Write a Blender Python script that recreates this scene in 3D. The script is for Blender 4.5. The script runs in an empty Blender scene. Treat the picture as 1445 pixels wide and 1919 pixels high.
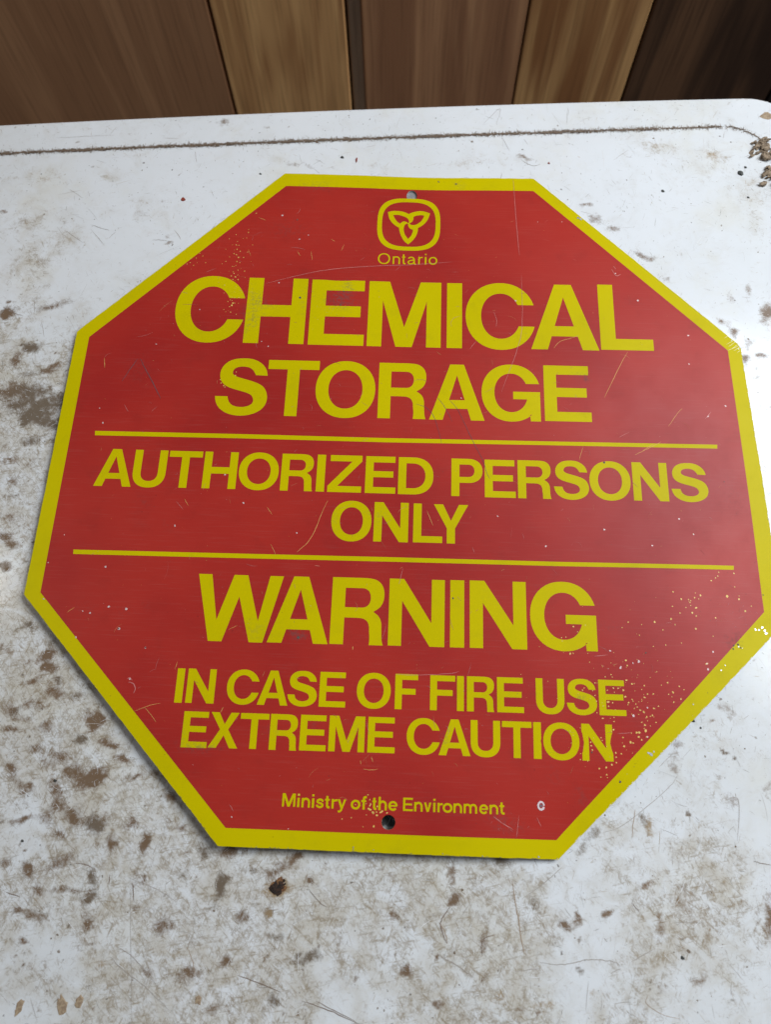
# An octagonal "chemical storage" warning sign lying on a worn white enamelled table top, board wall behind.
import bpy, bmesh, math, random
import numpy as np
from mathutils import Vector, Matrix
from mathutils.geometry import delaunay_2d_cdt

scene = bpy.context.scene
col = scene.collection
rnd = random.Random(7)

# ------------------------------------------------------------------ camera
CAMC = [0.003864, -0.177508, 0.436196]
CAMR = [[0.999244, 0.028174, -0.026805], [0.035211, -0.948076, 0.31609], [-0.016507, -0.316795, -0.948351]]
cd = bpy.data.cameras.new('camera'); cam = bpy.data.objects.new('camera', cd); col.objects.link(cam)
Rm = Matrix(CAMR)                      # columns: image right, image down, forward
cam.matrix_world = Matrix.Translation(CAMC) @ Matrix((
    (Rm[0][0], -Rm[0][1], -Rm[0][2]), (Rm[1][0], -Rm[1][1], -Rm[1][2]), (Rm[2][0], -Rm[2][1], -Rm[2][2]))).to_4x4()
cd.sensor_width = 36; cd.sensor_fit = 'VERTICAL'; cd.sensor_height = 36
cd.lens = 1387 / 1919 * 36
cd.clip_start = .01; cd.clip_end = 50
cd.dof.use_dof = True; cd.dof.focus_distance = .475; cd.dof.aperture_fstop = 8.5
scene.camera = cam

# ------------------------------------------------------------------ light
world = bpy.data.worlds.new('World'); scene.world = world; world.use_nodes = True
bg = world.node_tree.nodes['Background']; bg.inputs[0].default_value = (.95, .95, 1, 1); bg.inputs[1].default_value = .11

def area(name, loc, target, sx, sy, power, color):
    l = bpy.data.lights.new(name, 'AREA'); l.shape = 'RECTANGLE'; l.size = sx; l.size_y = sy; l.energy = power; l.color = color
    o = bpy.data.objects.new(name, l); col.objects.link(o); o.location = loc
    o.rotation_euler = (Vector(target) - Vector(loc)).to_track_quat('-Z', 'Y').to_euler()
    return o
area('daylight_opening', (1.0, .55, 1.15), (.1, 0, 0), 1.0, .9, 41, (.90, .95, 1))
pl = bpy.data.lights.new('bulb', 'POINT'); pl.energy = 4.5; pl.shadow_soft_size = .025; pl.color = (1, .95, .86)
po = bpy.data.objects.new('bulb', pl); col.objects.link(po); po.location = (-.93, .13, 1.05)

scene.view_settings.view_transform = 'Standard'; scene.view_settings.look = 'None'
scene.view_settings.gamma = 1; scene.view_settings.use_curve_mapping = False; scene.view_settings.exposure = 0
scene.cycles.use_denoising = True
scene.cycles.max_bounces = 6

# ------------------------------------------------------------------ helpers
def link(name, me, mats, parent=None):
    o = bpy.data.objects.new(name, me); col.objects.link(o)
    for m in (mats if isinstance(mats, (list, tuple)) else [mats]): me.materials.append(m)
    if parent: o.parent = parent
    return o
def mesh(name, verts, faces, smooth=False):
    me = bpy.data.meshes.new(name); me.from_pydata(verts, [], faces); me.update()
    if smooth: me.polygons.foreach_set('use_smooth', [True] * len(me.polygons))
    return me
def empty(name, loc=(0, 0, 0), parent=None):
    o = bpy.data.objects.new(name, None); col.objects.link(o); o.location = loc; o.empty_display_size = .02
    if parent: o.parent = parent
    return o
def tag(o, label=None, cat=None, group=None, kind=None):
    if label: o['label'] = label
    if cat: o['category'] = cat
    if group: o['group'] = group
    if kind: o['kind'] = kind
    return o
def sstep(a, b, v):
    q = min(1, max(0, (v - a) / (b - a))); return q * q * (3 - 2 * q)

class NT:
    def __init__(s, name):
        s.m = bpy.data.materials.new(name); s.m.use_nodes = True; s.t = s.m.node_tree
        s.b = s.t.nodes['Principled BSDF']
    def n(s, typ, **kw):
        nd = s.t.nodes.new('ShaderNode' + typ)
        for k, v in kw.items():
            if k.startswith('i_'):
                key = k[2:]; key = int(key) if key.isdigit() else key
                s.put(nd, key, v)
            else: setattr(nd, k, v)
        return nd
    def put(s, nd, key, v):
        if isinstance(v, bpy.types.NodeSocket): s.t.links.new(v, nd.inputs[key])
        else: nd.inputs[key].default_value = v
    def math(s, op, a, b=0., c=0., clamp=False):
        nd = s.n('Math', operation=op, use_clamp=clamp); s.put(nd, 0, a); s.put(nd, 1, b); s.put(nd, 2, c); return nd.outputs[0]
    def mix(s, f, a, b, mode='MIX'):
        nd = s.n('Mix', data_type='RGBA', blend_type=mode); s.put(nd, 0, f); s.put(nd, 6, a); s.put(nd, 7, b); return nd.outputs[2]
    def noise(s, vec, scale, detail=4, rough=.55, dist=0.):
        nd = s.n('TexNoise'); s.put(nd, 'Vector', vec); s.put(nd, 'Scale', scale); s.put(nd, 'Detail', detail)
        s.put(nd, 'Roughness', rough); s.put(nd, 'Distortion', dist); return nd.outputs['Fac']
    def map(s, vec, scale=(1, 1, 1), rot=(0, 0, 0), loc=(0, 0, 0)):
        nd = s.n('Mapping'); s.put(nd, 0, vec); s.put(nd, 1, loc); s.put(nd, 2, rot); s.put(nd, 3, scale); return nd.outputs[0]
    def rng(s, v, a, b, c=0., d=1.):
        nd = s.n('MapRange', interpolation_type='SMOOTHSTEP'); s.put(nd, 0, v); s.put(nd, 1, a); s.put(nd, 2, b); s.put(nd, 3, c); s.put(nd, 4, d); return nd.outputs[0]
    def attr(s, name):
        return s.n('Attribute', attribute_name=name)
    def coord(s):
        return s.n('TexCoord').outputs['Object']
    def bump(s, h, strength, dist):
        nd = s.n('Bump'); s.put(nd, 'Height', h); s.put(nd, 'Strength', strength); s.put(nd, 'Distance', dist)
        s.t.links.new(nd.outputs[0], s.b.inputs['Normal']); return nd
    def set(s, **kw):
        for k, v in kw.items(): s.put(s.b, k.replace('_', ' '), v)
C4 = lambda r, g, b: (r, g, b, 1.)

# ------------------------------------------------------------------ materials
def sign_mat(name, base, dark, lo, rough, smud=True, tint=None):
    k = NT(name); co = k.coord()
    big = k.noise(co, 9, 3, .5); fine = k.noise(co, 900, 3, .6)
    brush = k.noise(k.map(co, (40, 1500, 1)), 1, 3, .6)          # faint horizontal grain of the rolled sheet
    mot = k.noise(co, 60, 5, .65)
    c = k.mix(k.rng(big, .35, .7), base, lo)
    c = k.mix(k.math('MULTIPLY', k.rng(mot, .50, .75), .15 if base[1] < .1 else .12), c, dark)
    c = k.mix(k.math('MULTIPLY', k.rng(fine, .6, .8), .12), c, dark)
    c = k.mix(k.math('MULTIPLY', k.rng(brush, .52, .72), .035), c, tint or C4(.6, .5, .45))
    pin = k.rng(k.noise(co, 420, 2, .5), .73, .78)
    c = k.mix(k.math('MULTIPLY', pin, .5), c, dark)
    r = k.math('ADD', k.math('MULTIPLY', k.rng(mot, .3, .7), .04), rough)
    if smud:
        a = k.attr('smudge').outputs['Fac']
        sm = k.math('MULTIPLY', a, k.rng(k.math('ADD', k.noise(co, 420, 5, .7), k.math('MULTIPLY', a, .12)), .47, .62))
        c = k.mix(k.math('MULTIPLY', sm, .8), c, C4(.10, .075, .07))
        r = k.math('ADD', r, k.math('MULTIPLY', sm, .2))
    k.set(Base_Color=c, Roughness=r); k.put(k.b, 'Specular IOR Level', .19 if base[1] < .1 else .06)
    k.bump(k.math('ADD', k.math('MULTIPLY', k.noise(co, 14, 2, .5), 1.0), k.math('MULTIPLY', brush, .004)), .12, .004)
    return k.m
M_yellow = sign_mat('yellow_enamel', C4(.60, .505, .0), C4(.26, .21, .01), C4(.555, .47, .0), .36, tint=C4(.64, .52, .01))
M_red = sign_mat('red_screen_print', C4(.425, .028, .019), C4(.17, .016, .014), C4(.345, .019, .016), .36)
def flat_mat(name, c1, c2, rough=.6, metal=0., scale=300):
    k = NT(name); co = k.coord(); k.set(Base_Color=k.mix(k.rng(k.noise(co, scale, 4, .6), .4, .62), c1, c2), Roughness=rough, Metallic=metal); return k.m
M_bare = flat_mat('bare_aluminium', C4(.55, .56, .57), C4(.35, .36, .37), .4, .7)
M_chip = flat_mat('yellow_under_chips', C4(.86, .60, .18), C4(.74, .48, .08), .5, 0, 1500)
M_wchip = flat_mat('white_metal_chips', C4(.76, .60, .58), C4(.58, .42, .41), .45, .1, 1500)
M_dchip = flat_mat('dark_nicks', C4(.07, .05, .045), C4(.13, .10, .08), .7, 0, 1500)
M_edgeink = flat_mat('ink_edge', C4(.30, .11, .006), C4(.26, .085, .008), .45, 0, 1500)

def stroke_mat(name):
    k = NT(name); k.set(Base_Color=k.attr('tone').outputs['Color'], Roughness=.65); return k.m
M_stroke = stroke_mat('scratch_tones')

def table_mat():
    k = NT('white_worn_enamel'); co = k.coord()
    white = k.mix(k.rng(k.noise(co, 7, 4, .6), .35, .7), C4(.775, .805, .83), C4(.715, .74, .75))
    cream = k.math('MULTIPLY', k.rng(k.noise(co, 16, 5, .65), .48, .72), .35)
    white = k.mix(cream, white, C4(.68, .655, .54))
    g = k.attr('grime_shade').outputs['Fac']; hue = k.attr('tint').outputs['Color']; film = k.attr('film').outputs['Fac']
    def fib(ang, sc, st):
        mp = k.n('Mapping', vector_type='TEXTURE'); k.put(mp, 0, co); k.put(mp, 2, (0, 0, math.radians(ang))); k.put(mp, 3, (1 / sc, 1 / (sc * st), 1)); return k.noise(mp.outputs[0], 1, 3, .6, .6)
    f1, f2, f3, f4 = fib(12, 130, 7), fib(70, 150, 7), fib(-38, 120, 8), fib(118, 170, 6)
    fibs = k.math('MAXIMUM', k.math('MAXIMUM', f1, f2), k.math('MAXIMUM', f3, f4))
    dn = k.noise(co, 230, 7, .72); dm = k.noise(co, 60, 6, .65, .8); vf = k.noise(co, 900, 4, .7)
    tex = k.math('ADD', k.math('MULTIPLY', k.math('SUBTRACT', fibs, .6), 1.3),
          k.math('ADD', k.math('MULTIPLY', k.math('SUBTRACT', dn, .5), 1.5), k.math('ADD', k.math('MULTIPLY', k.math('SUBTRACT', dm, .5), 1.2), k.math('MULTIPLY', k.math('SUBTRACT', vf, .5), .7))))
    m = k.rng(k.math('ADD', k.math('MULTIPLY', g, 1.0), k.math('MULTIPLY', tex, .68)), .13, .80)
    # thin film of handling dirt: broken fibres everywhere, more where the film attribute says
    ff = k.rng(k.math('ADD', k.math('ADD', k.math('MULTIPLY', k.math('SUBTRACT', fibs, .6), 1.6), k.math('MULTIPLY', k.math('SUBTRACT', dn, .5), 1.3)), k.math('MULTIPLY', film, .38)), .20, .62)
    fm = k.math('MULTIPLY', ff, k.math('ADD', k.math('MULTIPLY', film, .62), .05))
    soft = k.math('MULTIPLY', k.rng(k.math('ADD', dm, k.math('MULTIPLY', film, .2)), .5, .85), k.math('MULTIPLY', film, .55))
    c = k.mix(soft, white, C4(.46, .40, .29))
    c = k.mix(fm, c, C4(.245, .175, .088))
    spots = k.math('MULTIPLY', k.rng(k.noise(co, 330, 2, .5), .735, .76), .75)
    c = k.mix(spots, c, C4(.13, .11, .09))
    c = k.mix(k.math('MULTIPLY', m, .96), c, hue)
    r = k.math('ADD', k.math('MULTIPLY', m, .35), k.math('ADD', k.math('MULTIPLY', fm, .2), .115))
    k.set(Base_Color=c, Roughness=r); k.put(k.b, 'Specular IOR Level', .4)
    h = k.math('ADD', k.math('MULTIPLY', fibs, .8), k.math('ADD', k.math('MULTIPLY', vf, .35), k.math('MULTIPLY', m, -.3)))
    k.bump(h, .22, .0003)
    return k.m
M_table = table_mat()

def wood_mat(name, light, dark, seed, strk=.5):
    k = NT(name); co = k.coord()
    w = k.map(co, (1, 1, .12), (0, 0, 0), (seed * 3.1, 0, seed * 1.7))
    warp = k.noise(w, 7, 3, .5)
    grain = k.noise(k.map(co, (48, 48, 1.3), (0, 0, 0), (seed * 2.3, 0, seed)), 1, 5, .6, .8)
    wide = k.noise(k.map(co, (11, 11, 1.1), (0, math.radians(4), 0), (seed * 5.1, 0, seed * .7)), 1, 3, .5, 1.6)
    fine = k.noise(k.map(co, (260, 260, 7), (0, 0, 0), (seed, 0, 0)), 1, 3, .6)
    wv = k.n('TexWave', wave_type='BANDS', bands_direction='X'); k.put(wv, 'Vector', w); k.put(wv, 'Scale', 5.5); k.put(wv, 'Distortion', 9.); k.put(wv, 'Detail', 3.); k.put(wv, 'Detail Scale', .9)
    c = k.mix(k.rng(wide, .42, .58), light, dark)
    c = k.mix(k.math('MULTIPLY', k.rng(wv.outputs['Fac'], .55, .95), .35), c, dark)
    c = k.mix(k.math('MULTIPLY', k.rng(grain, .48, .62), strk), c, dark)
    c = k.mix(k.math('MULTIPLY', k.rng(fine, .45, .7), .4), c, tuple(x * .5 for x in dark[:3]) + (1,))
    k.set(Base_Color=c, Roughness=.6); k.put(k.b, 'Specular IOR Level', .22); k.bump(grain, .2, .001)
    return k.m

# ------------------------------------------------------------------ measured data (metres, plane of the sign)
WORDS=[
('CHEMICAL','C',[('C',-0.15824,-0.11062,0.08555,0.13733),('H',-0.10929,-0.06808,0.08535,0.13718),('E',-0.0652,-0.0276,0.08513,0.13676),('M',-0.02541,0.0244,0.08508,0.13665),('I',0.02843,0.03875,0.08503,0.13647),('C',0.0412,0.08777,0.08506,0.13629),('A',0.08506,0.13038,0.08547,0.13647),('L',0.13155,0.16651,0.0862,0.13721)]),
('STORAGE','C',[('S',-0.12372,-0.08919,0.03174,0.07299),('T',-0.09011,-0.05593,0.03181,0.07278),('O',-0.05758,-0.01821,0.03187,0.07267),('R',-0.01606,0.01523,0.03194,0.07266),('A',0.01754,0.0535,0.03187,0.07253),('G',0.05166,0.08984,0.0323,0.07289),('E',0.09252,0.12265,0.03286,0.07343)]),
('AUTHORIZED','C',[('A',-0.19448,-0.17054,-0.02015,0.00544),('U',-0.1705,-0.14937,-0.01999,0.00533),('T',-0.14819,-0.12684,-0.01985,0.00524),('H',-0.12538,-0.10387,-0.01975,0.0053),('O',-0.10269,-0.07724,-0.0198,0.00531),('R',-0.07566,-0.05524,-0.01984,0.00526),('I',-0.05298,-0.0477,-0.01987,0.00523),('Z',-0.04572,-0.0244,-0.0199,0.0052),('E',-0.02202,-0.00284,-0.01994,0.00508),('D',-0.0012,0.02094,-0.02008,0.00498)]),
('PERSONS','C',[('P',0.03231,0.05193,-0.02037,0.00498),('E',0.05326,0.07256,-0.02057,0.00482),('R',0.07405,0.09477,-0.02058,0.00505),('S',0.09656,0.11834,-0.02041,0.00531),('O',0.11888,0.1445,-0.02022,0.00558),('N',0.14585,0.16765,-0.02001,0.00567),('S',0.16964,0.19234,-0.01971,0.0057)]),
('ONLY','C',[('O',-0.04189,-0.01696,-0.0515,-0.0257),('N',-0.01542,0.00592,-0.05139,-0.02577),('L',0.00899,0.02695,-0.05119,-0.02596),('Y',0.02156,0.04292,-0.05127,-0.02609)]),
('WARNING','C',[('W',-0.12037,-0.06847,-0.11533,-0.07501),('A',-0.0757,-0.03965,-0.11499,-0.07482),('R',-0.03867,-0.00725,-0.11469,-0.07449),('N',-0.00431,0.02886,-0.11449,-0.07432),('I',0.03216,0.04051,-0.1144,-0.07412),('N',0.04378,0.07732,-0.11428,-0.07395),('G',0.07945,0.1183,-0.114,-0.0736)]),
('IN','C',[('I',-0.12614,-0.12173,-0.15117,-0.13174),('N',-0.11975,-0.10328,-0.15102,-0.13162)]),
('CASE','C',[('C',-0.09642,-0.07777,-0.15081,-0.13138),('A',-0.07837,-0.06068,-0.15071,-0.13122),('S',-0.06103,-0.04412,-0.15065,-0.13106),('E',-0.04272,-0.02752,-0.1506,-0.13094)]),
('OF','C',[('O',-0.02117,-0.00163,-0.15051,-0.13077),('F',0.00088,0.01398,-0.15043,-0.13063)]),
('FIRE','C',[('F',0.02104,0.03537,-0.15032,-0.13071),('I',0.03644,0.04041,-0.15027,-0.13068),('R',0.04214,0.05768,-0.15022,-0.13062),('E',0.0594,0.07461,-0.15015,-0.13053)]),
('USE','C',[('U',0.08159,0.09778,-0.15002,-0.13038),('S',0.09902,0.1162,-0.14991,-0.1302),('E',0.11741,0.1325,-0.14982,-0.13002)]),
('EXTREME','C',[('E',-0.11938,-0.10474,-0.17541,-0.15568),('X',-0.10407,-0.08716,-0.17503,-0.15562),('T',-0.08671,-0.07035,-0.1749,-0.15556),('R',-0.06944,-0.0538,-0.17501,-0.15545),('E',-0.05226,-0.03733,-0.17475,-0.15533),('M',-0.03582,-0.01557,-0.1746,-0.15521),('E',-0.01374,0.00158,-0.1745,-0.15518)]),
('CAUTION','C',[('C',0.0082,0.02687,-0.17447,-0.15505),('A',0.02629,0.04414,-0.1745,-0.15496),('U',0.04426,0.06088,-0.17454,-0.15491),('T',0.06194,0.07863,-0.17459,-0.15487),('I',0.07958,0.08392,-0.17457,-0.15485),('O',0.08505,0.10529,-0.17462,-0.15483),('N',0.10668,0.12389,-0.17455,-0.15475)]),
('Ministry','S',[('M',-0.05949,-0.05223,-0.20432,-0.1975),('i',-0.05111,-0.0499,-0.20439,-0.1975),('n',-0.04875,-0.04407,-0.20443,-0.19749),('i',-0.04307,-0.04181,-0.20442,-0.19749),('s',-0.04083,-0.03647,-0.2044,-0.19748),('t',-0.03588,-0.0332,-0.20439,-0.19747),('r',-0.03217,-0.02903,-0.20438,-0.19747),('y',-0.02886,-0.02418,-0.20436,-0.19746)]),
('of','S',[('o',-0.02156,-0.01631,-0.20434,-0.19745),('f',-0.0159,-0.01289,-0.20432,-0.19745)]),
('the','S',[('t',-0.00977,-0.00743,-0.2043,-0.19744),('h',-0.00634,-0.00175,-0.20428,-0.19743),('e',-0.00096,0.00419,-0.20424,-0.19742)]),
('Environment','S',[('E',0.00715,0.01258,-0.20417,-0.19741),('n',0.01328,0.01791,-0.20417,-0.19741),('v',0.01861,0.02271,-0.20418,-0.1974),('i',0.02368,0.02491,-0.20418,-0.1974),('r',0.02601,0.0289,-0.20419,-0.1974),('o',0.02887,0.03421,-0.20419,-0.19739),('n',0.03475,0.03947,-0.2042,-0.19739),('m',0.04035,0.04775,-0.20419,-0.19739),('e',0.04887,0.05387,-0.20417,-0.19739),('n',0.05455,0.05932,-0.20416,-0.1974),('t',0.05993,0.06277,-0.20416,-0.1974)]),
('Ontario','L',[('O',-0.02042,-0.01183,0.15122,0.16007),('n',-0.00997,-0.00484,0.1514,0.16025),('t',-0.00351,-0.00096,0.15149,0.16034),('a',0.00061,0.00619,0.15156,0.16042),('r',0.00802,0.01112,0.15162,0.16048),('i',0.01257,0.01373,0.15164,0.1605),('o',0.01528,0.02134,0.15164,0.16051)])]
OUTER=[(-0.09168,0.22811),(0.09057,0.22693),(0.22224,0.0931),(0.22398,0.08991),(0.22935,-0.09346),(0.09175,-0.2258),(-0.0928,-0.22556),(-0.22528,-0.0911),(-0.22362,0.091),(-0.22196,0.09314)]
INNER=[(-0.09001,0.21674),(0.09007,0.2159),(0.21531,0.08767),(0.21823,-0.08719),(0.09089,-0.21614),(-0.08939,-0.21635),(-0.21545,-0.08947),(-0.21455,0.08727)]
RULES=[[(-0.19931,0.01779),(-0.1043,0.01815),(-0.01006,0.01795),(0.09474,0.01852),(0.20108,0.0192),(0.2008,0.0165),(0.09464,0.01584),(-0.00995,0.01496),(-0.10401,0.01515),(-0.19887,0.01466)],[(-0.19987,-0.06217),(-0.10306,-0.06164),(-0.00728,-0.06105),(0.09841,-0.0608),(0.20307,-0.0597),(0.20281,-0.06224),(0.09831,-0.06347),(-0.00718,-0.0639),(-0.10277,-0.0645),(-0.19955,-0.06501)]]
TRIL=[(-0.01472,0.19576),(-0.01108,0.19688),(-0.00669,0.19691),(-0.00308,0.19621),(0.00035,0.19462),(0.00291,0.19602),(0.00687,0.19721),(0.01086,0.19721),(0.0156,0.1955),(0.01455,0.19145),(0.01263,0.18754),(0.00991,0.18458),(0.00718,0.18259),(0.00698,0.17922),(0.00576,0.17537),(0.00349,0.1715),(0.00051,0.16832),(-0.00239,0.17107),(-0.00447,0.17504),(-0.00576,0.17882),(-0.00634,0.18239),(-0.00869,0.18399),(-0.01155,0.18677),(-0.01366,0.19055)]
TRILH=[[(-0.01088,0.19319),(-0.00819,0.19359),(-0.00498,0.19307),(-0.00176,0.19173),(-0.00021,0.19033),(0.00062,0.18866),(0.00062,0.18712),(-0.00024,0.1866),(-0.00085,0.18741),(-0.00246,0.18807),(-0.00384,0.18778),(-0.00566,0.18603),(-0.0076,0.1874),(-0.00926,0.18976)],[(0.01153,0.19342),(0.00933,0.19386),(0.00616,0.19344),(0.0038,0.1923),(0.00375,0.1907),(0.0034,0.18899),(0.00232,0.18736),(0.00096,0.18645),(0.00198,0.18533),(0.00436,0.18506),(0.00632,0.18584),(0.00905,0.18818),(0.01059,0.19088)],[(0.00039,0.17292),(-0.00174,0.17609),(-0.00282,0.1794),(-0.00291,0.18276),(-0.00218,0.18509),(-0.00082,0.1862),(0.00006,0.18584),(0.00022,0.18431),(0.00106,0.18241),(0.00247,0.1814),(0.00358,0.18105),(0.00351,0.17913),(0.00241,0.17575)]]
RING=(-0.02198,0.02307,0.163,0.20827)
HOLES=[(0.00216,0.21062),(-0.00058,-0.21025)]
CHIPS=[(0.13313,-0.09949,0.38),(0.13702,-0.09618,0.32),(0.1526,-0.09557,0.51),(0.15691,-0.10015,0.38),(0.14304,-0.1037,0.38),(0.14478,-0.09739,0.31),(0.17643,-0.09868,0.38),(0.16446,-0.09671,0.31),(0.1626,-0.09358,0.32),(0.17744,-0.09105,0.32),(0.1506,-0.10999,0.31),(0.15787,-0.10889,0.32),(0.13399,-0.11853,0.57),(0.13463,-0.12143,0.51),(0.11315,-0.12023,0.31),(0.15712,-0.13049,0.51),(0.16361,-0.13224,0.51),(0.16609,-0.13411,0.32),(0.15973,-0.13579,0.63),(0.15966,-0.14122,0.51),(0.16395,-0.1393,0.38),(0.15715,-0.13694,0.32),(0.15893,-0.13826,0.31),(0.14335,-0.13911,0.57),(0.14516,-0.1371,0.44),(0.14367,-0.13259,0.38),(0.13667,-0.13184,0.57),(0.13813,-0.143,0.38),(0.13625,-0.14049,0.38),(0.13884,-0.14459,0.38),(0.14037,-0.1463,0.51),(0.14235,-0.14727,0.63),(0.14825,-0.14507,0.51),(0.15082,-0.14378,0.38),(0.14714,-0.14887,0.51),(0.1438,-0.14986,0.57),(0.14072,-0.15291,0.51),(0.14241,-0.15435,0.57),(0.14873,-0.15271,0.51),(0.14548,-0.15472,0.32),(0.1426,-0.15743,0.76),(0.13911,-0.15849,0.63),(0.13748,-0.15863,0.51),(0.13855,-0.16087,0.51),(0.13462,-0.15888,0.31),(0.13382,-0.16377,0.63),(0.13533,-0.16434,0.57),(0.14007,-0.16238,0.38),(0.14302,-0.16071,0.38),(0.13012,-0.16624,0.57),(0.12828,-0.17019,0.44),(0.12531,-0.1699,0.51),(0.12536,-0.17508,0.44),(0.12273,-0.17617,0.57),(0.11968,-0.17781,0.63),(0.11579,-0.17849,0.38),(0.11967,-0.18164,0.38),(0.12,-0.18316,0.31),(0.11641,-0.1829,0.32),(0.12535,-0.17222,0.44),(0.12974,-0.16156,0.38),(0.1247,-0.15741,0.51),(0.12519,-0.15304,0.44),(0.12324,-0.15136,0.32),(0.11897,-0.15151,0.57),(0.11584,-0.14858,0.32),(0.12252,-0.14232,0.51),(0.12263,-0.14474,0.44),(0.12514,-0.14264,0.38),(0.12248,-0.13584,0.44),(0.12588,-0.1345,0.38),(0.12878,-0.13456,0.51),(0.13162,-0.13553,0.51),(0.13237,-0.13916,0.57),(0.13406,-0.14234,0.38),(0.14202,-0.13477,0.32),(0.14847,-0.13699,0.44),(0.15343,-0.13193,0.32),(0.13366,-0.12973,0.51),(0.12508,-0.12697,0.32),(0.12167,-0.12832,0.32),(0.11563,-0.13198,0.32),(0.10924,-0.13506,0.32),(0.10835,-0.13631,0.38),(0.11416,-0.13636,0.32),(0.11527,-0.13893,0.32),(0.11593,-0.14214,0.32),(0.11155,-0.16454,0.51),(0.11187,-0.16649,0.51),(0.11234,-0.16881,0.38),(0.11737,-0.16199,0.31),(0.11811,-0.16353,0.31),(0.1056,-0.17098,0.31),(0.1095,-0.17471,0.31),(0.09747,-0.10665,0.38),(0.10004,-0.10614,0.38),(0.10473,-0.09999,0.44),(0.10698,-0.10292,0.32),(0.10217,-0.11582,0.51),(0.10387,-0.11551,0.38),(0.10548,-0.17408,0.31),(0.13659,-0.14144,0.32),(0.13987,-0.14173,0.31),(0.14586,-0.14955,0.31),(0.14155,-0.14127,0.31),(0.13714,-0.14545,0.31),(0.14405,-0.152,0.31),(0.13357,-0.14356,0.31),(0.13939,-0.14857,0.31),(0.18038,-0.04064,0.31),(0.18855,-0.06937,0.63),(0.19122,-0.06768,0.38),(0.19269,-0.0665,0.38),(0.19344,-0.06406,0.44),(0.20223,-0.07275,0.38),(0.19721,-0.07861,0.76),(0.20425,-0.07812,0.32),(0.20403,-0.08015,0.57),(0.20698,-0.08704,0.57),(0.1811,-0.07863,0.51),(0.17829,-0.07723,0.38),(0.17737,-0.08019,0.44),(0.16933,-0.08134,0.57),(0.16499,-0.0771,0.44),(0.17379,-0.08133,0.44),(0.17436,-0.08317,0.51),(0.17495,-0.08214,0.32),(0.17468,-0.08501,0.32),(0.17777,-0.08629,0.57),(0.1717,-0.08627,0.38),(0.17515,-0.08938,0.57),(0.16798,-0.08974,0.44),(0.1774,-0.09109,0.57),(0.16234,-0.09347,0.63),(0.18883,-0.09184,0.51),(0.16449,-0.09685,0.38),(0.17645,-0.09873,0.57),(0.18519,-0.11179,0.51),(0.18079,-0.1189,0.63),(0.18617,-0.10277,0.32),(0.16718,-0.10746,0.32),(0.17394,-0.08233,0.32),(0.17978,-0.08095,0.32),(0.2027,-0.06447,0.51),(0.21097,-0.08399,0.32),(0.16374,-0.08591,0.44),(-0.12242,0.13821,0.44),(-0.12095,0.13545,0.38),(-0.12061,0.14036,0.32),(-0.11937,0.13759,0.51),(-0.11814,0.14323,0.38),(-0.11738,0.13554,0.32),(-0.12158,0.14174,0.32),(-0.11832,0.13901,0.31),(-0.12007,0.12095,0.38),(-0.11826,0.12059,0.32),(-0.11533,0.12079,0.38),(-0.12267,0.11747,0.32),(-0.119,0.1162,0.57),(-0.11964,0.11441,0.63),(-0.12107,0.11343,0.32),(-0.11512,0.11629,0.31),(-0.12104,0.11888,0.31),(-0.11166,0.0605,0.44),(-0.12153,0.05707,0.38),(-0.1207,0.05457,0.44),(-0.11881,0.05273,0.38),(-0.1178,0.05175,0.31),(-0.11135,0.06305,0.31),(-0.12081,0.16735,0.32),(-0.12147,0.16438,0.38),(-0.11953,0.16397,0.31),(-0.12052,0.16055,0.44),(-0.11809,0.15902,0.31),(-0.12064,0.15604,0.38),(-0.11891,0.15384,0.44),(-0.11971,0.15046,0.38),(-0.11753,0.1494,0.31),(-0.12013,0.14711,0.32),(-0.15472,0.14744,0.32),(-0.15259,0.1486,0.31),(-0.14869,0.15249,0.32),(-0.14768,0.14871,0.31),(-0.14417,0.15439,0.31),(-0.14165,0.14885,0.31),(-0.15248,0.15241,0.31),(-0.14987,0.14644,0.31),(-0.1467,0.15658,0.31),(-0.01157,-0.20381,0.51),(-0.01066,-0.20419,0.57),(-0.01097,-0.20213,0.44),(-0.01069,-0.20129,0.44),(-0.00927,-0.20558,0.63),(-0.00904,-0.20578,0.51),(-0.00728,-0.2053,0.38),(-0.00699,-0.20694,0.63),(-0.00695,-0.20239,0.51),(-0.00527,-0.20543,0.44),(-0.0044,-0.20499,0.57),(-0.00397,-0.20456,0.38),(-0.01277,-0.20695,0.32),(-0.01232,-0.19667,0.31),(-0.02599,-0.20949,0.31),(-0.02091,-0.20869,0.32),(-0.01302,-0.20129,0.32),(-0.0111,-0.19914,0.31),(-0.00854,-0.21253,0.51),(-0.01428,-0.21295,0.32),(-0.01901,-0.202,0.31),(-0.05044,-0.19801,0.31),(-0.00149,-0.2055,0.44)]
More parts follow.
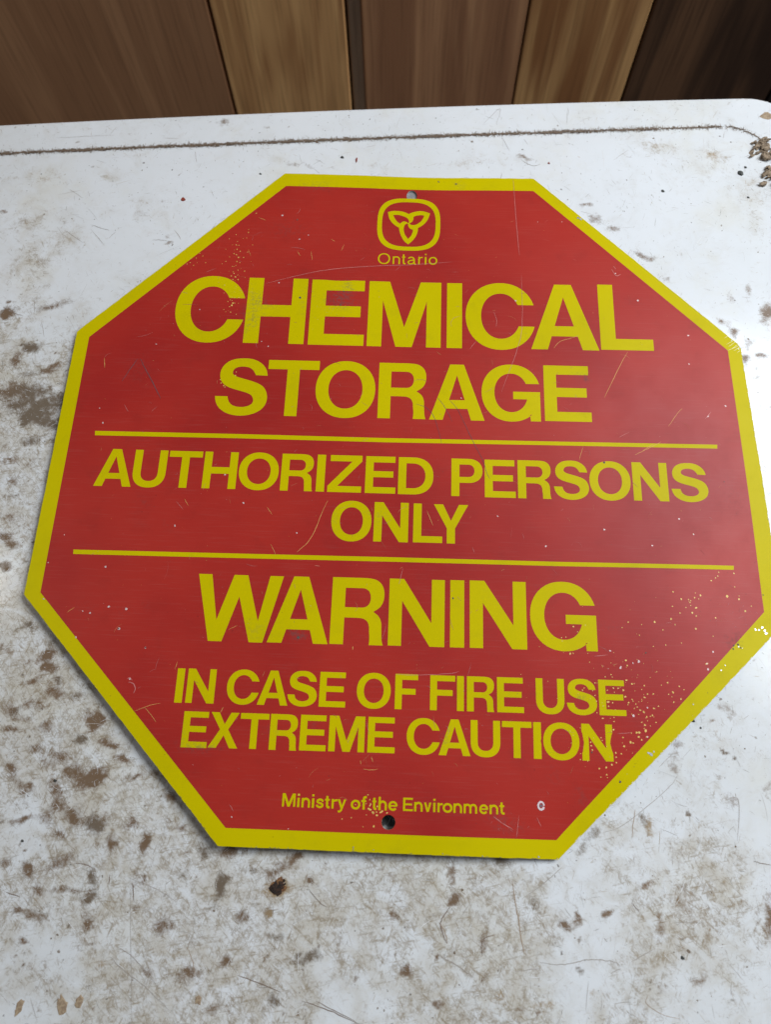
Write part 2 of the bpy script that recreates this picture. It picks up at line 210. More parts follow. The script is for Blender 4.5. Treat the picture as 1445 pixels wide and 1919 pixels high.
WCHIPS=[(0.13077,-0.12281,0.62),(0.14151,-0.11895,0.71),(0.12531,-0.11337,0.66),(0.1808,-0.11884,0.53),(0.18113,-0.12207,0.53),(0.18511,-0.11189,0.49),(0.14458,-0.14479,0.66),(0.1363,-0.14948,0.71),(0.14342,-0.1607,0.49),(0.13807,-0.12006,0.53),(-0.09055,0.19042,0.84),(-0.07669,0.17013,0.66),(-0.07062,0.17378,0.44),(0.09232,0.18877,0.31),(0.10958,0.1891,0.31),(-0.1782,-0.0724,0.62),(-0.17242,-0.09691,0.66),(-0.16166,-0.09791,0.75),(-0.1644,-0.10997,0.75),(-0.14687,-0.12051,0.58),(-0.21402,-0.07093,0.53),(-0.18907,-0.1157,0.53),(-0.18768,-0.10009,0.49),(-0.18316,-0.10108,0.49),(-0.21277,-0.09348,0.62),(0.15839,0.12495,0.71),(0.1974,0.0391,0.71),(0.20927,0.04666,0.58),(0.09005,-0.05133,0.62),(0.07529,0.12282,0.58),(0.03831,0.04786,0.53),(0.0611,-0.03284,0.49),(0.1805,-0.04086,0.49),(0.15477,-0.04882,0.49),(0.19016,0.09842,0.58),(0.18867,0.07676,0.58),(0.12627,-0.03951,0.58),(0.17243,-0.03121,0.49),(0.14475,0.14659,0.53),(-0.16782,0.08286,0.53),(-0.1414,0.11073,0.53),(-0.19892,0.0341,0.44),(-0.19497,0.02362,0.53),(-0.09769,-0.02878,0.66),(-0.13895,-0.04491,0.58),(-0.06279,-0.04728,0.49),(-0.11122,-0.01036,0.53),(-0.09168,0.08314,0.49),(-0.08854,0.13354,0.49),(-0.09651,0.08672,0.49),(-0.16463,-0.1098,0.49),(-0.14684,-0.1204,0.44),(-0.15367,-0.13882,0.49),(-0.20712,-0.05302,0.44),(0.08298,-0.19895,0.58),(-0.05508,-0.21549,0.40),(-0.08659,-0.21072,0.38)]
NICKS=[(0.12123,0.19303,0.96),(0.12305,0.19168,0.77),(0.14482,-0.17005,0.77),(0.14341,-0.16925,0.58),(0.1464,-0.16858,0.48),(0.21578,-0.09648,0.77),(0.21368,-0.09814,0.58),(0.21182,-0.09789,0.58),(0.21784,-0.09987,0.77),(0.21711,-0.09832,0.58),(-0.01915,-0.22345,0.38),(-0.0191,-0.2245,0.42),(0.08105,-0.2248,0.58),(-0.07175,-0.22517,0.29),(-0.05434,-0.22505,0.23),(-0.12457,-0.20692,0.29),(0.20046,-0.10833,0.38),(-0.00815,-0.22435,0.29),(0.02918,-0.22482,0.29),(0.0507,-0.22543,0.29),(0.09119,-0.22529,0.38),(0.20254,-0.10918,0.31),(0.19135,-0.11944,0.38),(0.18856,-0.12228,0.42),(0.17065,-0.14204,0.38),(0.22248,0.08906,0.38),(0.21863,0.09545,0.38)]
DCHIPS=[(0.146,-0.11384,0.43),(0.20275,-0.00593,0.35),(0.03375,-0.08532,0.65),(0.12884,0.00488,0.65),(-0.05711,-0.11167,0.87),(0.21883,-0.07691,0.43),(-0.0796,0.1869,0.65),(0.19771,-0.10782,0.65),(0.2003,-0.1071,0.65),(0.20164,-0.10891,0.52),(0.19717,-0.1097,0.43),(0.12711,-0.18497,0.74),(0.11208,-0.17006,0.43),(-0.04308,0.12777,0.65),(-0.07299,0.12179,0.74),(-0.0447,0.11698,0.65),(0.0342,0.22186,0.87),(0.02135,0.22374,0.65)]
SSCR=[('p',0.17,[(0.07567,0.22674),(0.07669,0.2006),(0.07773,0.17752),(0.07883,0.1595)]),
('p',0.19,[(-0.09795,0.13244),(-0.07505,0.13999),(-0.05299,0.14541),(-0.02327,0.14905),(0.00656,0.1514),(0.03191,0.15409)]),
('y',0.19,[(-0.04494,-0.02564),(-0.04809,-0.03417),(-0.05111,-0.044),(-0.05515,-0.0527),(-0.05882,-0.05656),(-0.06187,-0.0597)]),
('y',0.17,[(0.14901,0.08517),(0.14221,0.07258),(0.13147,0.05034)]),
('d',0.17,[(0.03083,0.04611),(0.03608,0.0393),(0.04128,0.02802),(0.0464,0.01616),(0.05212,0.00452),(0.05442,-0.00378),(0.05639,-0.00805)]),
('d',0.14,[(0.00894,0.04281),(0.01595,0.03991),(0.02127,0.0324),(0.02595,0.01485)]),
('d',0.14,[(0.0228,0.04784),(0.0281,0.04024),(0.03267,0.03043)]),
('y',0.17,[(0.16587,0.02024),(0.15705,0.0152),(0.14831,0.01054)]),
('y',0.15,[(0.16068,0.01862),(0.15357,0.01363)]),
('y',0.15,[(0.11595,0.01552),(0.11314,0.00625)]),
('p',0.15,[(0.06045,0.11362),(0.06218,0.10735),(0.06176,0.10233)]),
('p',0.15,[(0.07959,0.14406),(0.07988,0.12462),(0.07893,0.09938),(0.07501,0.08291),(0.07088,0.07075),(0.06463,0.05283)]),
('y',0.15,[(0.09993,0.08636),(0.1044,0.09177),(0.11162,0.0944),(0.11706,0.09659)]),
('p',0.14,[(0.04804,0.09046),(0.04374,0.08422)]),
('y',0.19,[(-0.20166,0.07177),(-0.20003,0.06371)]),
('p',0.14,[(-0.18311,0.03725),(-0.17949,0.03192)]),
('y',0.15,[(-0.19708,-0.10125),(-0.19286,-0.09756)]),
('y',0.17,[(-0.09864,-0.15568),(-0.09742,-0.15268)]),
('y',0.22,[(-0.02467,-0.11778),(-0.02462,-0.11561)]),
('y',0.15,[(-0.01747,-0.17888),(-0.01677,-0.18111)]),
('y',0.15,[(-0.01129,-0.17667),(-0.01028,-0.17947)]),
('y',0.15,[(-0.01577,-0.18333),(-0.01129,-0.18373),(-0.00745,-0.18303)]),
('p',0.27,[(-0.15018,-0.14671),(-0.14964,-0.14398),(-0.15127,-0.14132),(-0.15421,-0.14051)]),
('p',0.22,[(-0.15216,-0.13953),(-0.15362,-0.13805),(-0.1551,-0.13871)]),
('y',0.14,[(-0.14811,-0.15678),(-0.13995,-0.15324),(-0.13395,-0.15185)]),
('y',0.14,[(-0.14291,-0.15423),(-0.1383,-0.15852),(-0.13503,-0.16223)]),
('p',0.14,[(-0.08844,-0.20424),(-0.08602,-0.2077)]),
('p',0.17,[(0.12402,-0.11565),(0.11625,-0.11683)]),
('p',0.14,[(0.00043,-0.13107),(0.01586,-0.13085),(0.0328,-0.12938),(0.03742,-0.12801)]),
('y',0.19,[(0.0843,-0.11265),(0.08432,-0.11203)]),
('p',0.15,[(0.0707,-0.20427),(0.06905,-0.21562)]),
('p',0.20,[(0.05665,-0.20527),(0.06244,-0.20913),(0.06737,-0.21139)]),
('p',0.15,[(0.08036,-0.20504),(0.08288,-0.20982)]),
('y',0.12,[(-0.11258,0.16095),(-0.11014,0.15516)]),
('y',0.15,[(-0.10782,0.18815),(-0.10223,0.18594)]),
('y',0.14,[(-0.06782,0.16019),(-0.06656,0.1526)]),
('y',0.14,[(-0.07766,0.1604),(-0.07508,0.15596)]),
('y',0.14,[(-0.04637,0.16123),(-0.04478,0.16671)]),
('y',0.14,[(-0.05449,0.17096),(-0.05133,0.16878)]),
('p',0.14,[(0.12656,-0.15956),(0.13494,-0.15869)]),
('y',0.14,[(0.01719,-0.03048),(0.0213,-0.04009)]),
('p',0.14,[(0.04526,-0.05303),(0.04687,-0.05703)]),
('p',0.14,[(0.0033,-0.06774),(0.00133,-0.07771)]),
('y',0.14,[(0.17115,0.03084),(0.17777,0.04047),(0.18153,0.04438)]),
('p',0.24,[(0.1955,0.03716),(0.19942,0.0422)]),
('p',0.27,[(0.14238,0.14982),(0.14499,0.14463),(0.14838,0.14602)]),
('p',0.20,[(0.14364,0.15248),(0.14532,0.14988)]),
('w',0.19,[(0.21531,0.08767),(0.22311,0.0915)]),
('w',0.17,[(0.21474,0.0921),(0.22044,0.0959)]),
('w',0.17,[(0.21598,0.09051),(0.22136,0.09471)]),
('w',0.17,[(0.21751,0.08853),(0.22254,0.0927)]),
('w',0.17,[(0.21913,0.08736),(0.22372,0.09071)]),
('w',0.17,[(0.2211,0.0862),(0.22339,0.08787)]),
('w',0.17,[(0.21386,0.09696),(0.21767,0.09951)]),
('o',0.14,[(-0.05021,-0.06774),(-0.04695,-0.06797)]),
('p',0.14,[(0.139,0.02247),(0.14604,0.02639)]),
('p',0.14,[(-0.14077,0.1411),(-0.1336,0.14436)]),
('d',0.27,[(-0.17878,0.07154),(-0.18242,0.06417),(-0.18704,0.05405)]),
('d',0.31,[(-0.17734,0.07158),(-0.17126,0.06165),(-0.16439,0.05068),(-0.15929,0.04178)]),
('y',0.14,[(-0.12803,-0.13262),(-0.12704,-0.12797)]),
('y',0.12,[(-0.09891,-0.1083),(-0.09378,-0.1056)]),
('y',0.14,[(-0.13526,-0.02723),(-0.13202,-0.03174)]),
('y',0.14,[(-0.08272,-0.03099),(-0.07894,-0.03614)]),
('y',0.14,[(-0.07833,-0.05511),(-0.07449,-0.06178)]),
('p',0.12,[(-0.14009,-0.02915),(-0.13507,-0.0343)])]
SMUDGE=[(-0.04496,0.12168,113.2,6.2,5.0,-167.0,0.70),
(-0.04089,0.12827,338.3,17.6,3.6,-116.1,0.70),
(-0.10298,0.11806,150.3,13.7,3.5,-146.5,0.50),
(-0.10634,0.10649,194.6,18.2,2.9,-119.0,0.55),
(-0.09542,0.1161,135.6,11.7,5.7,-234.7,0.30),
(-0.06814,0.12105,446.8,-36.7,-18.8,-106.4,0.50),
(-0.05754,-0.11011,226.1,16.5,13.0,-398.1,0.90),
(-0.16213,-0.02873,216.9,-87.3,-175.9,-330.9,0.35),
(-0.16363,-0.09824,140.7,8.6,-28.6,-521.6,0.40),
(-0.14936,-0.09649,442.7,61.3,12.4,-387.3,0.35),
(-0.17631,0.06433,111.0,15.7,2.2,-83.5,0.18),
(-0.04052,-0.03848,301.5,17.4,3.5,-115.8,0.15),
(-0.14311,-0.04503,374.1,48.3,6.2,-206.4,0.25),
(-0.08549,0.17844,65.4,5.0,2.8,-121.2,0.25),
(-0.06887,0.21649,85.4,5.6,5.4,-208.3,0.30),
(0.19778,-0.1047,120.2,110.5,234.9,-254.4,0.70),
(0.17309,-0.14782,113.5,109.0,204.2,-222.0,0.10),
(0.1281,-0.09935,91.7,-5.7,10.5,-318.6,0.20),
(0.03614,0.22186,257.9,1.0,-0.6,-346.5,0.40),
(-0.01592,-0.03252,301.2,12.2,17.0,-572.5,0.60),
(-0.01174,-0.03762,504.0,19.0,3.9,-131.6,0.40),
(-0.06963,-0.16493,234.9,20.1,10.0,-287.7,0.35),
(-0.10962,-0.17499,82.5,9.6,30.5,-871.5,0.50),
(-0.01806,-0.16604,662.8,30.8,4.8,-139.4,0.55),
(-0.02424,-0.16336,826.2,42.2,8.0,-230.7,0.40),
(0.061,-0.20783,101.1,-63.1,-115.2,-228.7,0.50),
(0.06971,-0.21105,214.0,-3.6,14.7,-466.2,0.40),
(0.09089,-0.18348,281.9,-7.7,7.9,-224.5,0.25),
(0.10533,-0.19268,284.7,-9.4,6.5,-181.8,0.30),
(0.0595,-0.08402,150.0,-54.8,-98.7,-289.9,0.20),
(0.15274,0.12418,92.3,-6.3,4.7,-197.0,0.15),
(0.11912,0.06603,318.2,-15.7,13.2,-507.1,0.90),
(0.1074,-0.14124,413.0,-19.0,14.4,-422.9,0.60),
(0.20734,-0.01533,152.4,-16.2,2.2,-72.0,0.15),
(-0.18572,-0.10153,103.2,17.1,3.3,-104.3,0.15),
(-0.04408,-0.16114,329.1,21.7,7.4,-215.2,0.30),
(0.03006,-0.1658,333.4,3.0,7.6,-218.2,0.30),
(0.08243,-0.16683,558.1,-14.5,6.2,-175.7,0.20),
(-0.08244,-0.10777,105.0,9.6,10.3,-316.8,0.30),
(-0.11861,0.1263,224.0,22.4,6.1,-257.1,0.10),
(0.15116,0.10114,351.1,-24.1,12.1,-485.8,0.30),
(0.14259,0.07857,284.8,-18.2,12.8,-499.8,0.20)]
GRIME_SHADE=[(-0.27746,0.10883,98.8,51.4,96.3,-202.2,0.90,0),
(-0.2445,0.11391,80.7,29.3,76.0,-272.9,0.70,0),
(-0.2559,0.07993,150.4,28.0,6.8,-269.7,0.80,1),
(-0.2633,0.0703,226.7,43.4,5.2,-204.7,0.70,0),
(-0.25228,0.06044,122.1,42.3,60.0,-262.2,0.60,1),
(-0.23606,0.06571,127.3,64.6,124.7,-269.9,0.70,0),
(-0.24574,0.06465,273.5,49.6,6.4,-247.5,0.50,1),
(-0.25096,0.03978,46.8,16.4,17.3,-76.1,0.65,1),
(-0.23536,0.03706,55.7,9.9,2.7,-99.0,0.75,1),
(-0.22941,0.02365,108.1,19.0,5.1,-186.5,0.70,1),
(-0.24007,0.01381,94.1,17.3,7.3,-263.9,0.60,1),
(-0.24287,0.02907,111.9,20.5,7.0,-258.8,0.60,1),
(-0.2623,0.04619,98.6,19.1,3.7,-140.8,0.60,0),
(-0.25653,-0.00171,94.9,18.6,6.3,-224.1,0.55,0),
(-0.23664,-0.00486,178.7,32.8,7.7,-270.3,0.50,0),
(-0.24949,-0.01628,179.7,34.8,7.9,-274.1,0.60,0),
(-0.25015,-0.02539,131.4,25.6,8.1,-277.3,0.50,1),
(-0.2364,-0.02499,144.8,26.9,6.7,-231.3,0.25,0),
(-0.24703,-0.04139,112.4,21.9,7.0,-236.1,0.50,0),
(-0.24667,-0.05541,210.7,41.4,8.7,-288.5,0.70,0),
(-0.23707,-0.04884,147.0,27.8,10.8,-357.6,0.40,0),
(-0.24432,-0.0725,248.6,49.1,9.1,-295.3,0.70,0),
(-0.24028,-0.05868,164.3,31.7,8.8,-289.9,0.65,0),
(-0.24252,-0.07313,165.9,32.5,9.2,-295.5,0.70,0),
(-0.23275,-0.12294,257.6,50.5,6.5,-198.2,0.50,0),
(-0.22064,-0.10978,120.0,44.0,48.7,-228.3,0.50,1),
(-0.20557,-0.12678,152.1,54.8,53.8,-253.9,0.75,0),
(-0.20324,-0.13451,139.0,50.1,59.1,-280.1,0.80,0),
(-0.21324,-0.14103,130.7,24.1,13.6,-406.4,0.60,0),
(-0.19887,-0.14668,175.3,30.7,7.9,-234.7,0.80,0),
(-0.20915,-0.15462,158.4,29.1,11.3,-331.7,0.70,0),
(-0.22426,-0.15815,132.1,25.8,9.5,-277.6,0.50,0),
(-0.21558,-0.16236,113.7,21.5,14.4,-418.9,0.50,0),
(-0.17195,-0.16086,177.6,27.9,6.4,-186.9,1.00,0),
(-0.19986,-0.16777,145.5,26.0,8.4,-241.9,0.75,0),
(-0.21803,-0.16928,159.9,30.7,19.5,-563.7,0.70,0),
(-0.17969,-0.17091,160.9,26.4,9.9,-283.8,0.80,1),
(-0.16371,-0.17387,179.5,27.4,11.9,-342.4,0.90,0),
(-0.20121,-0.18102,143.6,53.3,52.4,-253.5,0.60,0),
(-0.19032,-0.18498,140.9,65.4,68.6,-229.2,0.80,0),
(-0.15425,-0.1814,134.4,-5.5,-49.5,-388.2,0.85,0),
(-0.181,-0.19097,153.3,123.2,96.9,-153.6,0.95,0),
(-0.16914,-0.19425,76.5,51.4,83.5,-165.5,1.00,0),
(-0.21439,-0.19301,271.2,52.3,6.9,-195.0,0.70,0),
(-0.2064,-0.19956,173.5,-35.1,-71.6,-252.9,0.85,0),
(-0.1777,-0.14444,157.9,25.2,11.1,-327.9,0.60,1),
(-0.19286,-0.15768,159.1,27.4,14.3,-416.9,0.60,0),
(-0.20279,-0.11879,103.1,18.0,10.3,-315.6,0.40,1),
(-0.21204,-0.13013,222.4,40.6,13.3,-400.3,0.50,0),
(-0.18615,-0.15081,226.4,37.7,12.5,-367.2,0.50,1),
(-0.14568,-0.192,131.2,18.6,15.7,-440.0,0.40,0),
(-0.19003,-0.20066,234.4,41.2,5.8,-161.9,0.70,0),
(-0.18636,-0.2095,138.9,80.3,69.8,-177.3,0.75,0),
(-0.20813,-0.20973,183.1,34.9,16.2,-449.1,0.50,0),
(-0.20517,-0.21738,116.5,40.2,74.2,-439.0,0.85,0),
(-0.19085,-0.21658,211.2,-45.7,-56.4,-201.4,0.60,0),
(-0.17472,-0.21407,202.9,73.1,39.4,-193.5,0.85,0),
(-0.16376,-0.21862,156.6,126.5,99.4,-161.5,0.90,1),
(-0.15766,-0.21345,175.7,140.5,148.4,-240.9,0.60,0),
(-0.14226,-0.21619,238.6,33.7,9.5,-261.0,0.85,0),
(-0.15127,-0.22606,267.3,-66.1,-56.9,-203.1,0.90,0),
(-0.13571,-0.22683,334.3,-18.7,-20.6,-170.2,0.75,0),
(-0.18221,-0.22475,185.8,32.1,13.6,-368.5,0.60,0),
(-0.20877,-0.2376,280.4,54.7,11.6,-312.4,0.60,0),
(-0.18089,-0.23923,101.8,85.1,181.5,-296.7,0.75,0),
(-0.19721,-0.24382,230.9,-49.9,-64.2,-236.2,0.85,0),
(-0.16172,-0.2446,243.1,15.0,-5.2,-128.4,0.65,1),
(-0.17531,-0.25114,113.9,8.3,-19.2,-484.1,0.70,0),
(-0.16147,-0.2553,143.0,23.0,10.5,-276.5,0.75,1),
(-0.18855,-0.25086,243.4,44.1,14.5,-383.1,0.50,0),
(-0.19242,-0.26164,85.9,16.0,10.6,-278.4,0.50,0),
(-0.16089,-0.26785,216.5,35.1,4.4,-113.2,0.50,0),
(-0.12745,-0.2151,167.2,21.7,16.6,-456.1,0.35,0),
(-0.12288,-0.20386,109.8,-7.1,-45.0,-360.9,0.50,0),
(-0.1307,-0.19004,149.2,19.4,12.5,-351.6,0.45,0),
(-0.1167,-0.21744,279.6,34.1,13.4,-366.7,0.50,0),
(-0.11085,-0.24137,170.9,20.5,8.9,-238.0,0.50,1),
(-0.08875,-0.24317,245.2,25.2,4.8,-127.9,0.55,1),
(-0.08504,-0.22765,141.5,14.0,11.5,-311.3,0.80,0),
(-0.10061,-0.22823,169.5,18.8,11.5,-311.2,0.75,1),
(-0.11809,-0.26494,150.7,65.7,65.6,-231.0,0.95,0),
(-0.07844,-0.2596,217.6,20.9,12.5,-327.2,0.75,0),
(-0.06375,-0.25673,267.7,22.6,13.6,-355.8,0.80,2),
(-0.05951,-0.24521,132.8,10.7,9.1,-240.6,0.90,2),
(-0.0577,-0.26767,135.1,10.9,12.8,-332.0,0.60,1),
(-0.04131,-0.27875,108.3,29.4,55.3,-282.7,0.55,1),
(-0.10431,-0.28883,104.4,12.4,11.5,-293.0,0.60,0),
(-0.08392,-0.28189,353.9,36.2,11.3,-290.4,0.80,0),
(-0.12524,-0.28647,294.3,39.9,13.3,-339.7,0.65,0),
(-0.14932,-0.28296,250.8,38.8,15.8,-404.2,0.60,2),
(-0.08418,-0.30109,128.4,13.4,8.4,-209.8,0.55,0),
(-0.13455,-0.26046,246.9,34.6,14.9,-390.9,0.50,0),
(-0.189,-0.28773,116.8,21.8,8.8,-225.7,0.30,0),
(-0.13672,-0.24498,341.5,47.9,5.8,-153.1,0.40,0),
(-0.09317,-0.25632,173.3,18.6,7.4,-195.3,0.30,1),
(-0.07042,-0.25288,110.5,-34.6,-87.4,-313.3,0.40,1),
(-0.10261,-0.27442,250.7,29.2,11.1,-286.4,0.40,0),
(-0.08353,-0.26614,174.8,17.6,9.5,-248.0,0.30,1),
(-0.04912,-0.22846,113.8,8.1,17.4,-468.8,0.50,0),
(-0.06029,-0.23552,104.5,91.8,208.4,-294.4,0.75,0),
(-0.0675,-0.23659,158.7,341.9,253.4,-136.6,0.60,0),
(-0.05035,-0.23171,126.2,130.1,256.6,-302.9,0.70,0),
(-0.11212,-0.2308,242.2,29.0,23.1,-623.3,0.50,0),
(0.03638,-0.24753,278.7,-109.2,-75.9,-262.1,0.70,0),
(0.03487,-0.23643,382.8,-71.0,-17.8,-145.6,0.75,0),
(0.00235,-0.23975,247.6,8.0,10.3,-274.2,0.40,0),
(0.00359,-0.25135,349.7,11.1,7.4,-195.7,0.50,0),
(0.05192,-0.27042,443.4,-90.3,-15.6,-133.1,0.60,0),
(0.01151,-0.28111,256.0,6.7,11.5,-292.8,0.85,0),
(0.02707,-0.29762,404.4,5.6,18.6,-467.9,0.95,0),
(0.11582,-0.24887,253.2,-14.1,16.7,-437.0,0.80,0),
(0.09567,-0.25799,212.6,-93.5,-134.4,-461.4,0.70,0),
(0.13789,-0.23595,203.4,67.5,111.9,-309.9,0.70,0),
(0.15913,-0.23644,294.2,-26.0,12.2,-323.0,0.40,1),
(0.20222,-0.24886,298.9,-36.7,3.1,-80.0,0.60,0),
(0.08326,-0.29514,150.0,19.7,84.6,-524.1,0.70,2),
(0.06005,-0.29153,303.2,-3.9,20.7,-522.9,0.60,2),
(0.0701,-0.29685,261.4,-5.5,21.1,-528.0,0.50,0),
(0.18944,-0.19149,263.4,-28.5,7.3,-201.9,0.60,0),
(0.14291,-0.20659,430.2,-72.0,-6.0,-131.2,0.65,2),
(0.14332,-0.25741,447.7,-34.7,3.9,-100.5,0.50,0),
(0.16208,-0.28029,187.6,60.8,140.7,-402.0,0.60,0),
(0.06231,-0.22751,229.0,-46.9,-19.4,-155.4,0.60,1),
(0.04987,-0.22745,246.8,-1.1,14.1,-378.1,0.40,1),
(0.10501,-0.22008,112.3,66.6,132.5,-238.3,0.45,1),
(0.11412,-0.2117,127.2,111.9,232.1,-296.1,0.40,1),
(0.07817,-0.24979,117.6,-3.1,7.5,-196.6,0.35,1),
(0.08889,-0.267,179.1,-6.3,15.6,-403.6,0.30,1),
(0.0044,-0.25897,175.9,5.5,15.2,-395.3,0.45,0),
(0.1539,-0.22093,174.3,-14.6,4.7,-126.5,0.40,0),
(0.15477,-0.24432,88.8,-7.6,3.7,-98.6,0.35,0),
(0.16511,-0.25407,71.7,-6.8,5.1,-133.3,0.30,0),
(0.17664,-0.22273,175.1,-17.7,7.1,-190.4,0.25,0),
(0.14314,-0.28441,152.5,-12.1,11.8,-298.3,0.30,0),
(0.0524,-0.28316,300.9,-2.0,20.3,-515.6,0.40,0),
(0.10727,-0.28942,261.2,-13.2,20.8,-523.7,0.40,2),
(-0.02355,-0.26886,294.4,15.8,9.7,-250.5,0.35,0),
(-0.01181,-0.27834,118.8,5.3,8.0,-203.8,0.20,1),
(0.00283,-0.29715,90.7,3.0,8.4,-210.3,0.30,0),
(0.04409,-0.30026,91.4,0.0,16.9,-423.8,0.35,0),
(0.19059,-0.25057,119.5,-13.6,2.6,-66.9,0.30,0),
(0.24598,0.11892,146.9,-63.3,-41.1,-97.3,0.80,0),
(0.23584,0.13688,344.3,-39.5,5.5,-234.2,0.60,0),
(0.2225,0.13102,345.1,-36.9,5.6,-235.7,0.40,0),
(0.21715,0.11114,175.2,-104.3,-192.5,-277.3,0.60,0),
(0.22333,0.1022,183.0,-150.4,-195.9,-185.6,0.70,0),
(0.23894,0.08714,157.9,-19.0,12.6,-497.4,0.80,0),
(0.22591,0.084,185.3,-154.1,-148.6,-142.3,0.60,0),
(0.23161,0.09383,233.5,-262.3,-236.6,-148.3,0.60,0),
(0.23208,0.07063,334.0,68.9,261.1,-624.7,0.70,0),
(0.23283,0.05929,336.4,69.7,263.4,-633.9,0.50,0),
(0.23754,0.04975,363.7,-44.4,8.7,-326.1,0.40,0),
(0.23117,0.00298,299.8,-36.5,5.7,-198.1,0.40,0),
(0.23108,-0.01135,432.4,-53.0,6.9,-235.5,0.40,0),
(-0.08041,0.23736,100.5,-0.1,-36.0,-409.6,0.50,0),
(-0.05866,0.23876,210.0,12.2,7.9,-407.9,0.30,0),
(-0.27023,0.22189,49.9,8.9,2.9,-147.0,0.22,2),
(-0.29827,0.22134,82.9,16.2,6.8,-341.8,0.25,2),
(-0.02296,0.23799,115.0,4.4,5.0,-255.9,0.30,2),
(0.05191,0.24286,42.4,-0.2,3.3,-170.6,0.22,2),
(0.08538,0.24596,137.3,-32.5,-124.3,-391.1,0.60,0),
(0.17967,0.26156,50.4,-10.8,-25.4,-122.4,0.28,2),
(0.22033,0.24855,64.4,-6.4,2.8,-146.9,0.30,2),
(0.22062,0.25149,257.1,-25.4,5.6,-292.2,0.40,2),
(0.23765,0.22958,52.2,-5.7,1.1,-52.9,0.15,2),
(0.24967,0.20166,110.6,-13.1,0.8,-36.7,0.18,2),
(0.1515,0.20657,137.9,-49.2,-107.0,-245.0,0.30,0),
(0.16575,0.16583,181.8,-67.9,-109.2,-256.2,0.55,0),
(0.17287,0.16155,192.6,-14.6,5.7,-251.6,0.50,0),
(0.17906,0.14634,272.3,-21.8,8.9,-384.1,0.40,0),
(0.12855,0.2061,217.9,-10.6,8.9,-428.2,0.50,0),
(0.13364,0.19367,162.8,-32.0,-51.6,-264.7,0.45,0),
(0.14447,0.18428,163.9,-33.4,-59.2,-305.6,0.60,0),
(0.2179,0.24363,43.1,-4.2,1.6,-82.9,0.12,2),
(-0.19558,0.2027,140.9,19.4,7.2,-351.2,0.25,2),
(-0.17998,0.20397,282.1,36.4,8.7,-421.2,0.30,0),
(-0.19219,0.19237,127.6,17.5,7.5,-355.5,0.30,0),
(-0.2263,0.22277,125.1,19.2,6.8,-342.7,0.25,2),
(-0.14609,0.27428,98.0,10.3,5.8,-325.2,0.30,0),
(-0.14239,0.27795,305.7,31.5,6.9,-388.7,0.50,0),
(-0.10926,0.27239,175.8,14.9,8.8,-489.6,0.30,0),
(-0.21988,0.14378,130.9,20.6,4.3,-188.0,0.20,0),
(-0.23537,0.16826,64.4,10.6,3.4,-156.5,0.18,2),
(-0.17034,0.17426,184.6,23.2,7.9,-363.4,0.30,0),
(-0.29464,0.19258,252.6,49.6,11.1,-529.4,0.60,0),
(-0.2806,0.18114,40.6,17.0,70.5,-195.3,0.22,2),
(0.02042,0.23981,211.5,2.8,9.9,-511.6,0.30,0),
(0.24442,0.09741,282.5,-34.7,0.8,-31.3,0.10,1),
(-0.2247,-0.02284,72.4,12.9,2.0,-69.7,0.12,1),
(-0.25806,0.10163,33.4,6.2,1.0,-39.9,0.16,1),
(-0.20371,-0.19263,20.4,3.8,1.1,-29.9,0.14,1),
(-0.15276,-0.24558,17.1,2.6,1.2,-32.5,0.18,1),
(-0.06317,-0.27039,17.6,1.5,1.6,-40.7,0.16,1),
(0.14891,-0.2471,23.7,-1.9,1.3,-33.5,0.14,2),
(0.04971,-0.26353,17.8,-0.1,1.6,-40.7,0.12,1),
(-0.24465,0.02903,25.4,4.7,0.6,-22.1,0.18,1),
(0.18095,-0.1502,55.3,-5.5,3.0,-85.8,0.05,0),
(0.18913,-0.14402,236.1,-24.6,14.5,-422.6,0.40,0),
(0.19185,-0.14688,331.3,-35.2,7.3,-212.6,0.35,0),
(0.18474,-0.15737,333.6,-34.0,6.7,-191.9,0.40,2),
(0.1593,-0.17407,280.5,-23.7,5.7,-160.6,0.40,0),
(0.16093,-0.16543,239.0,-20.4,15.2,-435.0,0.40,0),
(0.17731,-0.17202,334.1,-93.4,-115.8,-851.3,0.50,0),
(0.16533,-0.13887,410.3,-35.6,28.4,-836.5,0.30,0),
(0.20979,-0.18494,341.6,-41.9,6.5,-180.3,0.30,0),
(-0.00065,-0.21074,188.3,6.4,7.5,-204.2,1.15,3),  # near-black shade painted on the table beneath the bottom hole
(0.00221,0.20961,161.1,3.9,2.4,-118.0,1.15,4)]  # grey shade painted on the table beneath the top hole
